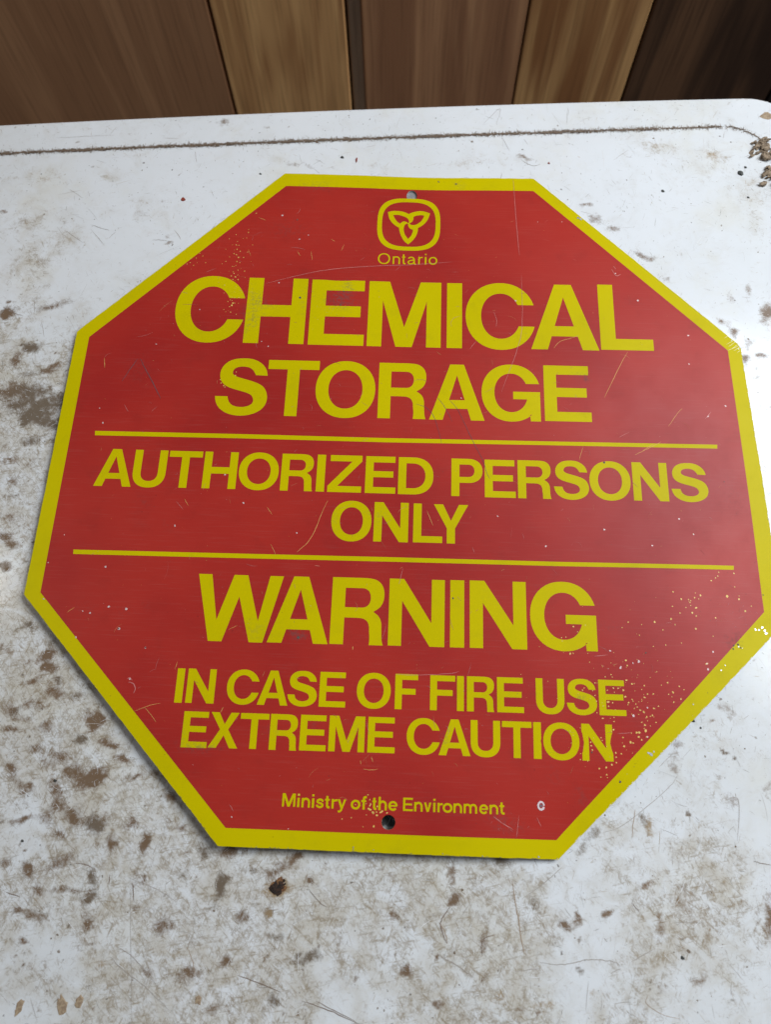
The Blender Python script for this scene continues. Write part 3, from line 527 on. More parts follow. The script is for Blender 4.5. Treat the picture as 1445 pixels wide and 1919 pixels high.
TSCR=[('b',0.34,[(-0.07716,-0.28752),(-0.06564,-0.29072),(-0.05359,-0.2946)]),
('b',0.31,[(-0.04278,-0.29777),(-0.0287,-0.30151),(-0.01273,-0.30702)]),
('b',0.25,[(-0.0353,-0.29771),(-0.02595,-0.3014),(-0.01387,-0.30612)]),
('g',0.20,[(-0.14579,-0.28183),(-0.13718,-0.28816),(-0.12555,-0.29454),(-0.11132,-0.3048)]),
('g',0.15,[(-0.1403,-0.24248),(-0.13492,-0.27818),(-0.12986,-0.31172)]),
('t',0.34,[(0.06704,-0.23784),(0.06909,-0.25014),(0.07109,-0.2627),(0.07285,-0.27208)]),
('g',0.25,[(0.02787,-0.27432),(0.03712,-0.27839),(0.0463,-0.28388)]),
('g',0.25,[(0.08082,-0.27545),(0.08856,-0.27638),(0.09635,-0.27558),(0.10475,-0.27354),(0.11364,-0.27319),(0.1205,-0.27415),(0.12259,-0.27602)]),
('g',0.22,[(0.06767,-0.28037),(0.0813,-0.27813)]),
('g',0.22,[(0.12798,-0.27386),(0.14122,-0.2667)]),
('g',0.20,[(0.11744,-0.27914),(0.1231,-0.27673)]),
('b',0.25,[(-0.043,-0.24537),(-0.03654,-0.25159),(-0.03237,-0.254)]),
('g',0.19,[(0.07201,-0.24618),(0.0842,-0.23797),(0.09452,-0.22974)]),
('g',0.17,[(0.11703,-0.2116),(0.12892,-0.2071),(0.15368,-0.18834),(0.16018,-0.18111)]),
('g',0.15,[(0.15018,-0.17667),(0.15884,-0.16895)]),
('t',0.28,[(0.02824,-0.25932),(0.0314,-0.26423),(0.03229,-0.2687)]),
('b',0.37,[(0.03355,-0.25149),(0.03075,-0.25542),(0.0288,-0.2593),(0.03057,-0.26552),(0.03229,-0.2687)]),
('b',0.34,[(0.05079,-0.27343),(0.05053,-0.26849),(0.05252,-0.26542),(0.05674,-0.26401)]),
('t',0.19,[(0.13602,-0.28828),(0.13494,-0.2919),(0.1422,-0.29634),(0.15149,-0.29832)]),
('g',0.17,[(0.15111,-0.25435),(0.16905,-0.25366)]),
('t',0.22,[(0.13284,-0.21371),(0.13388,-0.20692),(0.13557,-0.19922)]),
('b',0.25,[(0.19743,-0.22301),(0.20216,-0.22388),(0.20632,-0.22478)]),
('b',0.25,[(0.13069,-0.24575),(0.13435,-0.24994)]),
('g',0.19,[(0.18551,-0.19274),(0.19283,-0.19247),(0.18999,-0.21294)]),
('b',0.19,[(-0.17187,-0.3041),(-0.16949,-0.3016)]),
('b',0.28,[(-0.17167,-0.23782),(-0.1657,-0.23813),(-0.16092,-0.24034)]),
('b',0.34,[(-0.15169,-0.24291),(-0.15156,-0.24763)]),
('b',0.40,[(-0.13858,-0.24636),(-0.13672,-0.2554)]),
('b',0.34,[(-0.20716,-0.25339),(-0.19856,-0.25541)]),
('g',0.19,[(-0.14128,-0.24383),(-0.12602,-0.2485),(-0.11362,-0.25452)]),
('t',0.22,[(-0.1053,-0.27578),(-0.10175,-0.28185),(-0.09949,-0.28913)]),
('g',0.20,[(-0.1422,-0.27721),(-0.13298,-0.28183),(-0.11694,-0.2959)]),
('g',0.15,[(-0.26873,0.25928),(-0.24653,0.26122),(-0.22508,0.26263)]),
('g',0.17,[(-0.22834,0.26257),(-0.22418,0.27031)]),
('g',0.17,[(-0.1873,0.26078),(-0.17507,0.2605)]),
('g',0.17,[(-0.16164,0.24968),(-0.15918,0.23879)]),
('g',0.15,[(-0.25852,0.20761),(-0.24251,0.21179)]),
('g',0.19,[(-0.25061,0.21259),(-0.23936,0.20466)]),
('g',0.15,[(-0.2291,0.1776),(-0.21727,0.16409)]),
('b',0.19,[(-0.22969,0.1813),(-0.21536,0.17697)]),
('b',0.19,[(-0.24839,0.17626),(-0.23306,0.16602)]),
('g',0.15,[(-0.13865,0.1851),(-0.14077,0.1795)]),
('g',0.17,[(-0.16768,0.16837),(-0.17747,0.16953),(-0.18325,0.1694)]),
('g',0.15,[(0.06797,0.268),(0.07372,0.25412)]),
('b',0.22,[(0.08226,0.24688),(0.08533,0.24351),(0.09114,0.24069),(0.09627,0.24225)]),
('g',0.15,[(0.1501,0.2472),(0.16248,0.25728)]),
('g',0.15,[(0.05407,0.27788),(0.0671,0.29351),(0.0641,0.27806)]),
('g',0.15,[(0.11784,0.29181),(0.11732,0.27901)]),
('g',0.25,[(0.23585,0.28164),(0.2364,0.2756)]),
('g',0.15,[(-0.07091,0.24395),(-0.06265,0.23918)]),
('b',0.31,[(-0.28067,0.11176),(-0.27421,0.10763),(-0.26541,0.10485)]),
('g',0.19,[(-0.25933,0.11874),(-0.25772,0.10589)]),
('g',0.19,[(-0.25173,0.10179),(-0.24746,0.08844)]),
('g',0.19,[(-0.25398,0.04049),(-0.26577,0.03625)])]
CREASE=[(-0.32484,0.24258),(-0.30888,0.24439),(-0.26865,0.24716),(-0.22444,0.25025),(-0.14019,0.2566),(-0.06798,0.26096),(-0.01873,0.26389),(0.03604,0.26767),(0.09194,0.27121),(0.13579,0.27352),(0.17953,0.27557),(0.21126,0.27665),(0.22708,0.27694),(0.23684,0.27611),(0.24642,0.27377),(0.25193,0.27037),(0.25584,0.26695)]
EDGE=[(-0.31361,0.27004),(-0.13354,0.28513),(0.09254,0.29839),(0.24981,0.30679)]
FLAKES=[(-0.03985,0.24356),(-0.16517,0.20522),(0.10257,0.24335)]
GRIT=[(0.24152,0.23684),(0.18418,0.21971),(-0.0507,0.24582),(0.24599,0.24224),(0.17156,-0.15052),(0.15528,-0.27059),(0.17571,-0.15448),(-0.11037,0.22944),(0.24485,0.21552),(-0.18996,-0.19585),(-0.20292,-0.22769)]
TAN=[(-0.18966,-0.30673),(-0.1672,-0.30512),(-0.15887,-0.30287),(-0.09657,-0.29991),(0.2669,0.29033)]
CLUMP=[(0.25529,0.25902),(0.25952,0.26504),(0.26276,0.25327),(0.26021,0.23865),(0.26273,0.23103)]
PIT=[(-0.0598,-0.24522)]


def zt(y): return -.0043 + .0085 * y              # the table top leans a little against the plane of the sign
# ------------------------------------------------------------------ wall of boards
def build_wall():
    root = tag(empty('board_wall', (0, .6725, -.9)), 'dark brown wall of wide vertical wooden boards behind the white table', 'wall')
    Y = 0.0
    back = mesh('backing', [(-1.6, .022, -.3), (1.6, .022, -.3), (1.6, .022, 1.9), (-1.6, .022, 1.9), (-1.6, .05, -.3), (1.6, .05, -.3), (1.6, .05, 1.9), (-1.6, .05, 1.9)],
                [(0, 1, 2, 3), (7, 6, 5, 4), (4, 5, 1, 0), (3, 2, 6, 7), (0, 3, 7, 4), (1, 5, 6, 2)])
    link('backing', back, wood_mat('wall_gap_dark', C4(.02, .014, .01), C4(.012, .008, .006), 1), root)
    # x edges of boards, tones (light, dark)
    t = {
     'umber': (C4(0.526, 0.274, 0.135), C4(0.423, 0.211, 0.102)),
     'tan': (C4(0.874, 0.504, 0.208), C4(0.451, 0.204, 0.076)),
     'grey': (C4(0.437, 0.306, 0.203), C4(0.320, 0.217, 0.142)),
     'brown': (C4(0.612, 0.319, 0.158), C4(0.379, 0.178, 0.087)),
     'tan2': (C4(0.757, 0.433, 0.177), C4(0.364, 0.160, 0.058)),
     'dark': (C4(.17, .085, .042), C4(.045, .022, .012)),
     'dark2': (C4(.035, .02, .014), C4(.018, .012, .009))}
    b = [(-1.55, -1.31, 'brown'), (-1.307, -1.08, 'umber'), (-1.077, -.85, 'tan2'), (-.847, -.6215, 'brown'), (-.6185, -.2515, 'umber'), (-.2475, -.0865, 'tan'),
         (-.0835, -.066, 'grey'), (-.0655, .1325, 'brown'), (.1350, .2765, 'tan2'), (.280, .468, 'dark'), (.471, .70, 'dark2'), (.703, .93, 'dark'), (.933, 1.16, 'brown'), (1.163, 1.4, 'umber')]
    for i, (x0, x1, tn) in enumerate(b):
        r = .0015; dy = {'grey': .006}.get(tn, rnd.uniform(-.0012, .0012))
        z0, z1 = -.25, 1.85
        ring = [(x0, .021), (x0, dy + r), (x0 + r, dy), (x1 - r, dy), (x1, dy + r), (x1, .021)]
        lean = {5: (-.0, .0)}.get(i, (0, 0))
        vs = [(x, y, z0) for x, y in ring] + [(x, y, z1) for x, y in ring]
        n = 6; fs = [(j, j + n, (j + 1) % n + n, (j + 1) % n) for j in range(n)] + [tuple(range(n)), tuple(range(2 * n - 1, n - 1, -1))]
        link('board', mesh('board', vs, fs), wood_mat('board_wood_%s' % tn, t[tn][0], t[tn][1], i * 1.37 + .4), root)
build_wall()

# ------------------------------------------------------------------ table
ANG = math.atan(.0658); ca, sa = math.cos(ANG), math.sin(ANG)
EDGE0 = sum(y - .0658 * x for x, y in EDGE) / len(EDGE)
CX, CY = .2925, EDGE0 + .0658 * .2925
def bow(x, v): return (.0014 + .0022 * (1 - ((x + .06) / .25) ** 2)) * math.exp(-max(v, 0) / .04) if -.4 < x < .3 else 0.
def loc2w(u, v):                                # u: distance from the right edge, v: distance from the far edge (slightly bowed)
    x = CX - u * ca + v * sa
    return x, CY - u * sa - v * ca + bow(x, v)
def w2loc(x, y):
    dx, dy = x - CX, y - CY
    for _ in range(3): dy = y - bow(x, dx * sa - dy * ca) - CY
    return -(dx * ca + dy * sa), (dx * sa - dy * ca)
UW, VW = .95, .80
RO = .040
def sdist(u, v, inset, r):                      # distance inwards from a rounded-corner line
    a, b = u - inset, v - inset
    if a < r and b < r: return r - math.hypot(r - a, r - b)
    return min(a, b)
def build_table():
    root = tag(empty('enamel_table', (0, 0, 0)), 'white enamelled metal table top, scratched and stained brown, under the octagonal sign', 'table')
    def spc(total, fine_to, st, coarse):
        l = [0, .0008, .0018, .003]; x = .003
        while x < fine_to: x += st; l.append(x)
        while x < total - coarse: x += coarse; l.append(x)
        l.append(total); return l
    us = spc(UW, .665, .0015, .03); vs = spc(VW, .66, .0015, .03)
    nu, nv = len(us), len(vs)
    U, V = np.meshgrid(np.array(us), np.array(vs), indexing='ij')
    # round the corner: squares of the corner block become arcs
    a = RO - U; b = RO - V; inn = (a > 0) & (b > 0)
    m = np.maximum(a, b); h = np.hypot(a, b) + 1e-12
    U2 = np.where(inn, RO - a * m / h, U); V2 = np.where(inn, RO - b * m / h, V)
    X = CX - U2 * ca + V2 * sa; Y = CY - U2 * sa - V2 * ca
    Y = Y + np.where((X > -.4) & (X < .3), (.0014 + .0022 * (1 - ((X + .06) / .25) ** 2)) * np.exp(-np.maximum(V2, 0) / .04), 0)
    def sd(inset, r):
        A, B = U2 - inset, V2 - inset
        return np.where((A < r) & (B < r), r - np.hypot(np.maximum(r - A, 0), np.maximum(r - B, 0)), np.minimum(A, B))
    dout = sd(0, RO); dc = sd(CR_IN, .034)
    def ss(a, b, v): q = np.clip((v - a) / (b - a), 0, 1); return q * q * (3 - 2 * q)
    Z = -.0043 + .0085 * Y + .0007 * (1 - ss(-.0035, .0035, dc))
    Z -= .0022 * np.clip(1 - dout / .003, 0, 1) ** 2
    # dirt stains, plus painted shade under the two holes of the sign
    rs = np.random.RandomState(3)
    def fbm(f0, octs):
        out = np.zeros_like(X)
        for o in range(octs):
            f = f0 * 2 ** o; n = int(1.3 * f) + 3
            g = rs.rand(n, n); gx = (X + .7) * f % (n - 1); gy = (Y + .6) * f % (n - 1)
            ix = gx.astype(int); iy = gy.astype(int); fx = gx - ix; fy = gy - iy
            fx = fx * fx * (3 - 2 * fx); fy = fy * fy * (3 - 2 * fy)
            out += ((g[ix, iy] * (1 - fx) + g[ix + 1, iy] * fx) * (1 - fy) + (g[ix, iy + 1] * (1 - fx) + g[ix + 1, iy + 1] * fx) * fy - .5) / 1.6 ** o
        return out
    wx = fbm(60, 4) * .0045; wy = fbm(60, 4) * .0045
    mod = 1 + fbm(140, 3) * .7
    G = np.zeros_like(X); F = np.zeros_like(X); T = np.zeros(X.shape + (3,)); TW = np.full(X.shape, 1e-4)
    hues = np.array([(.165, .098, .050), (.150, .112, .075), (.34, .235, .12), (.030, .028, .028), (.24, .245, .25)])  # stain colours, then the dark and grey of the painted hole shade
    T += hues[0] * 1e-4
    for (cx, cy, m0, m1, m2, m3, s, hu) in GRIME_SHADE:
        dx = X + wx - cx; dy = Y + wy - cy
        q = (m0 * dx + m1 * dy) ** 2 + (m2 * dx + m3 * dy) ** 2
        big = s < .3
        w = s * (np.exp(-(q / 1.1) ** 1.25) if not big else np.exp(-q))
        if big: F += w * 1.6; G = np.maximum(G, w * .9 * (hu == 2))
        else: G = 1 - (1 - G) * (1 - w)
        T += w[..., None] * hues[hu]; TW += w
    rb = np.random.RandomState(11); ns = 0
    while ns < 1250:
        cx, cy = rb.uniform(-.34, .30), rb.uniform(-.33, .28)
        dens = .10 + 1.0 * math.exp(-((cx + .25) / .07) ** 2 - ((cy - .03) / .11) ** 2) + 1.6 * math.exp(-((cx + .22) / .12) ** 2 - ((cy + .2) / .11) ** 2) + .75 * math.exp(-((cx + .02) / .2) ** 2 - ((cy + .28) / .06) ** 2) + .5 * math.exp(-((cx - .2) / .07) ** 2 - ((cy + .2) / .1) ** 2)
        ns += 1
        if rb.rand() > dens: continue
        an = rb.normal(-.3, .7); r1 = rb.uniform(.0006, .0022) * (1.7 if rb.rand() < .25 else 1); r2 = r1 * rb.uniform(.3, .8); s = rb.uniform(.4, .95)
        c_, s_ = math.cos(an), math.sin(an); hu = 0 if rb.rand() < .65 else 1
        sel = (np.abs(X - cx) < .02) & (np.abs(Y - cy) < .02)
        dx = X[sel] + wx[sel] - cx; dy = Y[sel] + wy[sel] - cy
        q = ((c_ * dx + s_ * dy) / r1) ** 2 + ((-s_ * dx + c_ * dy) / r2) ** 2
        w = s * np.exp(-(q / 1.1) ** 1.1)
        G[sel] = 1 - (1 - G[sel]) * (1 - w); T[sel] += w[:, None] * hues[hu]; TW[sel] += w
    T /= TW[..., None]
    G *= np.clip(mod, .65, 1.5)
    def zone(cx, cy, rx, ry, s):
        return s * np.exp(-(((X - cx) / rx) ** 2 + ((Y - cy) / ry) ** 2))
    F += zone(-.27, .03, .08, .14, .75) + zone(-.22, -.16, .14, .15, .95) + zone(-.05, -.28, .15, .08, .8) + zone(.14, -.26, .12, .08, .33) + zone(.19, -.2, .05, .06, .12) + .24
    F *= 1 + fbm(25, 4) * 1.1
    # dirt that has settled in the crease
    cz = np.exp(-(dc / .0022) ** 2) * .0
    F = np.clip(F, 0, 1); G = np.clip(G, 0, 1.15)
    # rust in the worn outer corner of the rim
    rim = np.exp(-((dout - .0005) / .0022) ** 2) * np.exp(-(((X - .262) / .022) ** 2 + ((Y - .303) / .02) ** 2)) * .75
    G = np.maximum(G, rim)
    G = np.maximum(G, np.exp(-(dout / .0012) ** 2) * np.clip(fbm(90, 3) + .1, 0, 1) * .9)
    P = np.stack([X, Y, Z], -1).reshape(-1, 3)
    idx = np.arange(nu * nv).reshape(nu, nv)
    q = np.stack([idx[:-1, :-1], idx[1:, :-1], idx[1:, 1:], idx[:-1, 1:]], -1).reshape(-1, 4)
    me = bpy.data.meshes.new('panel')
    me.vertices.add(len(P)); me.vertices.foreach_set('co', P.ravel())
    me.loops.add(q.size); me.loops.foreach_set('vertex_index', q.ravel().astype(np.int32))
    me.polygons.add(len(q)); me.polygons.foreach_set('loop_start', np.arange(0, q.size, 4, dtype=np.int32))
    me.polygons.foreach_set('use_smooth', np.ones(len(q), bool)); me.update(calc_edges=True)
    for nm, A in (('grime_shade', G), ('film', F)):
        at = me.attributes.new(nm, 'FLOAT', 'POINT'); at.data.foreach_set('value', A.ravel())
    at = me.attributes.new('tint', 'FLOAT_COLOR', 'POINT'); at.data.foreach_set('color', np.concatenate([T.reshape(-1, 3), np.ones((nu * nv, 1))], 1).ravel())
    top = link('top_panel', me, M_table, root)
    # turned-down skirt along the outer edges
    border = [loc2w(float(U2[i, 0]), float(V2[i, 0])) for i in range(nu - 1, 0, -1)] + [loc2w(float(U2[0, j]), float(V2[0, j])) for j in range(nv)]
    bz = [float(Z[i, 0]) for i in range(nu - 1, 0, -1)] + [float(Z[0, j]) for j in range(nv)]
    prof = [(0, 0), (.0006, -.0012), (.0008, -.003), (.0008, -.034), (-.001, -.034), (-.004, -.0345), (-.004, -.0355), (.0015, -.0355)]
    vs_, fs_ = [], []
    n = len(border)
    for i, (x, y) in enumerate(border):
        x0, y0 = border[max(0, i - 1)]; x1, y1 = border[min(n - 1, i + 1)]
        tx, ty = x1 - x0, y1 - y0; L = math.hypot(tx, ty); nx, ny = -ty / L, tx / L
        for d, z in prof: vs_.append((x + nx * d, y + ny * d, bz[i] + z))
    k = len(prof)
    for i in range(n - 1):
        for j in range(k - 1): fs_.append((i * k + j, i * k + j + 1, (i + 1) * k + j + 1, (i + 1) * k + j))
    link('skirt', mesh('skirt', vs_, fs_, True), M_table, root)
    # legs, out of sight below
    for u, v in ((.05, .05), (UW - .05, .05), (.05, VW - .05), (UW - .05, VW - .05)):
        x, y = loc2w(u, v); s = .018
        vs_ = [(x + a * s, y + b * s, z) for z in (-.045, -.78) for a, b in ((-1, -1), (1, -1), (1, 1), (-1, 1))]
        link('leg', mesh('leg', vs_, [(0, 1, 2, 3), (7, 6, 5, 4), (0, 4, 5, 1), (1, 5, 6, 2), (2, 6, 7, 3), (3, 7, 4, 0)]), M_bare, root)
    return root, G, F, X, Y
# crease inset from the measured crease points
_cl = [w2loc(x, y)[1] for x, y in CREASE[2:9]]
CR_IN = sum(_cl) / len(_cl)
table, GF, FF, GX, GY = build_table()
def table_z(x, y):
    u, v = w2loc(x, y); dc = sdist(u, v, CR_IN, .034); do = sdist(u, v, 0, RO)
    return zt(y) + .0007 * (1 - sstep(-.0035, .0035, dc)) - .0022 * max(0, min(1, 1 - do / .003)) ** 2

# ---- strokes: thin tapered ribbons (scratches, hairs of dirt) joined in one mesh
class Strokes:
    def __init__(s): s.v, s.f, s.c = [], [], []
    def add(s, pts, w, color, zf, dz, taper=True):
        n = len(pts); b = len(s.v)
        for i, (x, y) in enumerate(pts):
            x0, y0 = pts[max(0, i - 1)]; x1, y1 = pts[min(n - 1, i + 1)]
            tx, ty = x1 - x0, y1 - y0; L = math.hypot(tx, ty) or 1; nx, ny = -ty / L, tx / L
            t = i / (n - 1); k = w * (.25 + .75 * math.sin(math.pi * min(1, max(0, t))) ** .6 if taper else 1) * rnd.uniform(.8, 1.2)
            z = zf(x, y) + dz
            s.v += [(x + nx * k, y + ny * k, z), (x - nx * k, y - ny * k, z)]; s.c += [color, color]
        for i in range(n - 1): s.f.append((b + 2 * i + 1, b + 2 * i + 3, b + 2 * i + 2, b + 2 * i))
    def poly(s, pts, color, zf, dz):
        b = len(s.v); s.v += [(x, y, zf(x, y) + dz) for x, y in pts]; s.c += [color] * len(pts); s.f.append(tuple(range(b, b + len(pts))))
    def build(s, name, parent):
        me = mesh(name, s.v, s.f); at = me.attributes.new('tone', 'FLOAT_COLOR', 'POINT')
        at.data.foreach_set('color', [c for q in s.c for c in (*q, 1.)])
        o = link(name, me, M_stroke, parent); tag(o, kind='stuff'); return o
def smooth(pts, k=4):
    if len(pts) < 3:
        (x0, y0), (x1, y1) = pts[0], pts[-1]; return [(x0 + (x1 - x0) * i / 5, y0 + (y1 - y0) * i / 5) for i in range(6)]
    out = []; n = len(pts)
    for i in range(n - 1):
        p0, p1, p2, p3 = [Vector(pts[max(0, min(n - 1, j))]) for j in (i - 1, i, i + 1, i + 2)]
        for q in range(k):
            t = q / k
            out.append(tuple(.5 * ((2 * p1) + (p2 - p0) * t + (2 * p0 - 5 * p1 + 4 * p2 - p3) * t * t + (3 * p1 - p0 - 3 * p2 + p3) * t ** 3)))
    out.append(tuple(pts[-1])); return out
def blend(c, d, t): return tuple(a * (1 - t) + b * t for a, b in zip(c, d))
WHITE = (.74, .75, .75); BROWN = (.16, .11, .062); GREY = (.16, .14, .11); TANC = (.33, .22, .10)

def blob_poly(r, n=8, jit=.3, el=1., ang=0., rr=rnd):
    out = []
    for i in range(n):
        a = 2 * math.pi * i / n + rr.uniform(-.2, .2); q = r * rr.uniform(1 - jit, 1 + jit)
        x, y = q * math.cos(a) * el, q * math.sin(a)
        out.append((x * math.cos(ang) - y * math.sin(ang), x * math.sin(ang) + y * math.cos(ang)))
    return out
def build_strokes():
    S = Strokes()
    def near(x, y):
        u, v = w2loc(x, y)
        i = min(GX.shape[0] - 1, max(0, int(u / .0015) + 2)); j = min(GX.shape[1] - 1, max(0, int(v / .0015) + 2))
        return float(GF[i, j]), float(FF[i, j])
    n = 0
    for _ in range(60000):
        x = rnd.uniform(-.36, .31); y = rnd.uniform(-.34, .315)
        u, v = w2loc(x, y)
        if u < .004 or v < .004: continue
        g, f = near(x, y)
        if rnd.random() > .11 + .30 * f + .5 * g: continue
        L = rnd.expovariate(1 / .0022) + .0007; L = min(L, .02)
        if g > .3: L *= .8
        ang = rnd.choice([rnd.gauss(.15, .35), rnd.gauss(1.15, .4), rnd.gauss(-.7, .5), rnd.gauss(1.75, .25), rnd.uniform(0, 3.14)])
        cv = rnd.gauss(0, .35); pts = []; px, py, a = x, y, ang
        ns = 4 if L < .006 else 6
        for i in range(ns): pts.append((px, py)); px += math.cos(a) * L / (ns - 1); py += math.sin(a) * L / (ns - 1); a += cv / ns
        if any(min(w2loc(*p)) < .003 for p in pts): continue
        t = rnd.random(); hue = BROWN if t < .45 else (GREY if t < .8 else TANC)
        fade = rnd.uniform(.05, .62) if rnd.random() < .85 else rnd.uniform(.6, .9)
        if g > .5: base = blend(WHITE, BROWN, .5)
        else: base = WHITE
        c = blend(base, hue, fade)
        if rnd.random() < .10 + .25 * g: c = blend(base, (.8, .81, .82), .8)
        S.add(pts, rnd.uniform(.00005, .00014), c, table_z, rnd.uniform(.00003, .00007)); n += 1
    for _ in range(5200):                          # small sharp specks of dirt
        x = rnd.uniform(-.35, .30); y = rnd.uniform(-.34, .30); u, v = w2loc(x, y)
        if u < .004 or v < .004: continue
        g, f = near(x, y)
        if rnd.random() > .10 + .5 * f + .6 * g: continue
        r = min(.0008, rnd.expovariate(1 / .00016) + .0001)
        S.poly([(x + p, y + q) for p, q in blob_poly(r, 6, .35, rnd.uniform(.5, 1.6), rnd.uniform(0, 3))], blend(BROWN, WHITE, rnd.uniform(0, .55)), table_z, .00008)
    cols = {'b': (.20, .145, .11), 'g': (.34, .30, .265), 't': (.36, .25, .16)}
    for k, w, pts in TSCR:
        p = smooth(pts, 6); p = [(x + rnd.gauss(0, .00012), y + rnd.gauss(0, .00012)) for x, y in p]
        S.add(p, w * .00072, cols[k], table_z, .00009)
        for x, y in p:
            if rnd.random() < .5:
                a = rnd.uniform(0, 6.28); l = rnd.uniform(.0005, .002)
                S.add([(x, y), (x + l * math.cos(a), y + l * math.sin(a))], .00008, blend(WHITE, cols[k], .5), table_z, .00008)
    S.build('scratches', table)
    # dirt packed in the crease, with hairs of dirt across it
    D = Strokes(); cp = []
    uu = .85
    while uu > CR_IN + .034: cp.append((uu, CR_IN)); uu -= .0012
    for i in range(0, 31):
        a = math.pi / 2 * i / 30; cp.append((CR_IN + .034 - .034 * math.sin(a), CR_IN + .034 - .034 * math.cos(a)))
    vv = CR_IN + .034
    while vv < .7: vv += .0012; cp.append((CR_IN, vv))
    W = [loc2w(*p) for p in cp]
    nn = len(W)
    for i in range(nn - 1):
        x, y = W[i]; x1, y1 = W[i + 1]; u = cp[i][0]; v = cp[i][1]
        q = .5 + .5 * math.sin(x * 70 + 1.3 * math.sin(x * 190)); dens = 1.1 + .35 * q
        wid = (.0008 + .0005 * q) * rnd.uniform(.75, 1.3)
        if u < .11: dens *= .7; wid *= .55
        if u < CR_IN + .03: dens *= 1.4
        if rnd.random() < dens:
            c = blend((.17, .118, .078), (.09, .062, .042), rnd.random())
            j = rnd.gauss(0, .0003)
            D.add([(x, y + j), ((x + x1) / 2, (y + y1) / 2 + j), (x1 + (x1 - x) * .5, y1 + j)], wid * rnd.uniform(.6, 1.25), c, table_z, .0002, False)
        for _ in range(7):
            if rnd.random() < dens * .62:
                a = rnd.gauss(math.pi / 2, .6) + rnd.choice([0, math.pi]); l = abs(rnd.gauss(.0012, .0009)) + .0008
                xx, yy = x + rnd.uniform(0, 1) * (x1 - x), y + rnd.uniform(0, 1) * (y1 - y)
                D.add([(xx, yy), (xx + l * math.cos(a) * .5, yy + l * math.sin(a) * .5), (xx + l * math.cos(a), yy + l * math.sin(a))], rnd.uniform(.00008, .0002), blend((.36, .30, .24), (.15, .11, .08), rnd.random()), table_z, .00024)
    D.build('crease_dirt', table)
build_strokes()

# ---- loose bits on the table
def blob_poly(r, n=8, jit=.3, el=1., ang=0., rr=rnd):
    out = []
    for i in range(n):
        a = 2 * math.pi * i / n + rr.uniform(-.2, .2); q = r * rr.uniform(1 - jit, 1 + jit)
        x, y = q * math.cos(a) * el, q * math.sin(a)
        out.append((x * math.cos(ang) - y * math.sin(ang), x * math.sin(ang) + y * math.cos(ang)))
    return out
def chunk(name, x, y, r, h, mat, el=1., ang=0., n=9, jit=.25, parent=None, dz=0.):
    """a small irregular flake or lump with its own thickness"""
    base = blob_poly(r, n, jit, el, ang); z = table_z(x, y) if parent is None else dz
    vs = [(px, py, .00002) for px, py in base] + [(px * .8 + rnd.gauss(0, r * .05), py * .8, h * rnd.uniform(.6, 1)) for px, py in base] + [(0, 0, h * 1.1)]
    fs = [(i, (i + 1) % n, n + (i + 1) % n, n + i) for i in range(n)] + [(n + i, n + (i + 1) % n, 2 * n) for i in range(n)] + [tuple(range(n - 1, -1, -1))]
    o = link(name, mesh(name, vs, fs), mat, parent); o.location = (x, y, z); return o
M_flake = flat_mat('red_paint_flake', C4(.33, .06, .03), C4(.20, .03, .02), .6, 0, 900)
M_grit = flat_mat('dark_grit', C4(.03, .035, .03), C4(.08, .08, .07), .7, 0, 900)
M_tan = flat_mat('tan_residue', C4(.42, .32, .21), C4(.28, .20, .13), .8, 0, 700)
M_mud = flat_mat('dry_mud', C4(.33, .25, .17), C4(.13, .095, .065), .9, 0, 500)
M_pit = flat_mat('black_rust', C4(.012, .008, .006), C4(.045, .02, .01), .8, 0, 900)
M_rust = flat_mat('orange_rust', C4(.25, .12, .045), C4(.12, .055, .025), .85, 0, 900)
fl = ['red sliver of paint lying upright above the middle of the sign', 'small dark red paint flake on the white table left above the sign', 'tiny red speck on the table above the top right corner of the sign']
for i, (x, y) in enumerate(FLAKES):
    tag(chunk('paint_flake', x, y, (.0021, .0017, .0009)[i], .0006, M_flake, (.32, 1.2, 1)[i], (-.1, 0, 0)[i]), fl[i], 'paint flake', 'loose paint flakes on the table')
gl = ['black crumb near the mud clump in the far right corner, largest there', 'black speck on the white table right above the sign corner', 'grey speck left of the upright red paint sliver', 'small black speck just above the largest crumb in the far right corner',
      'dark round crumb beside the lower right slanting edge of the sign', 'black dot on the stained table at lower right, below the sign', 'tiny black dot right of the round crumb by the lower right edge of the sign',
      'tiny dark speck just outside the upper left corner of the sign', 'dark speck below the mud clump near the right edge', 'black dot among the brown stains left of the lower left edge of the sign', 'black dot on the stained table near the left border, low down']
gr = [.0018, .0010, .0011, .0009, .0011, .0009, .0006, .0008, .0008, .0008, .0007]
for i, (x, y) in enumerate(GRIT):
    tag(chunk('grit_crumb', x, y, gr[i], gr[i] * .7, M_grit, 1.3, -.6, 7), gl[i], 'crumb', 'crumbs of grit on the table')
tl = ['tan elongated crust at the bottom left corner of the table, leftmost', 'tan flat crust near the bottom left, largest of the group', 'small tan crust right of the largest one at the bottom left', 'pale orange crust at the bottom edge below the sign', 'tan crust on the raised rim in the far right corner']
for i, (x, y) in enumerate(TAN):
    tag(chunk('dried_crust', x, y, (.0042, .0046, .0028, .0022, .0032)[i], .00025, M_tan, (.42, .62, .8, .8, 1.5)[i], (-.35, .25, 0, .4, .3)[i], 13, .28), tl[i], 'crust', 'dried tan crusts on the table')
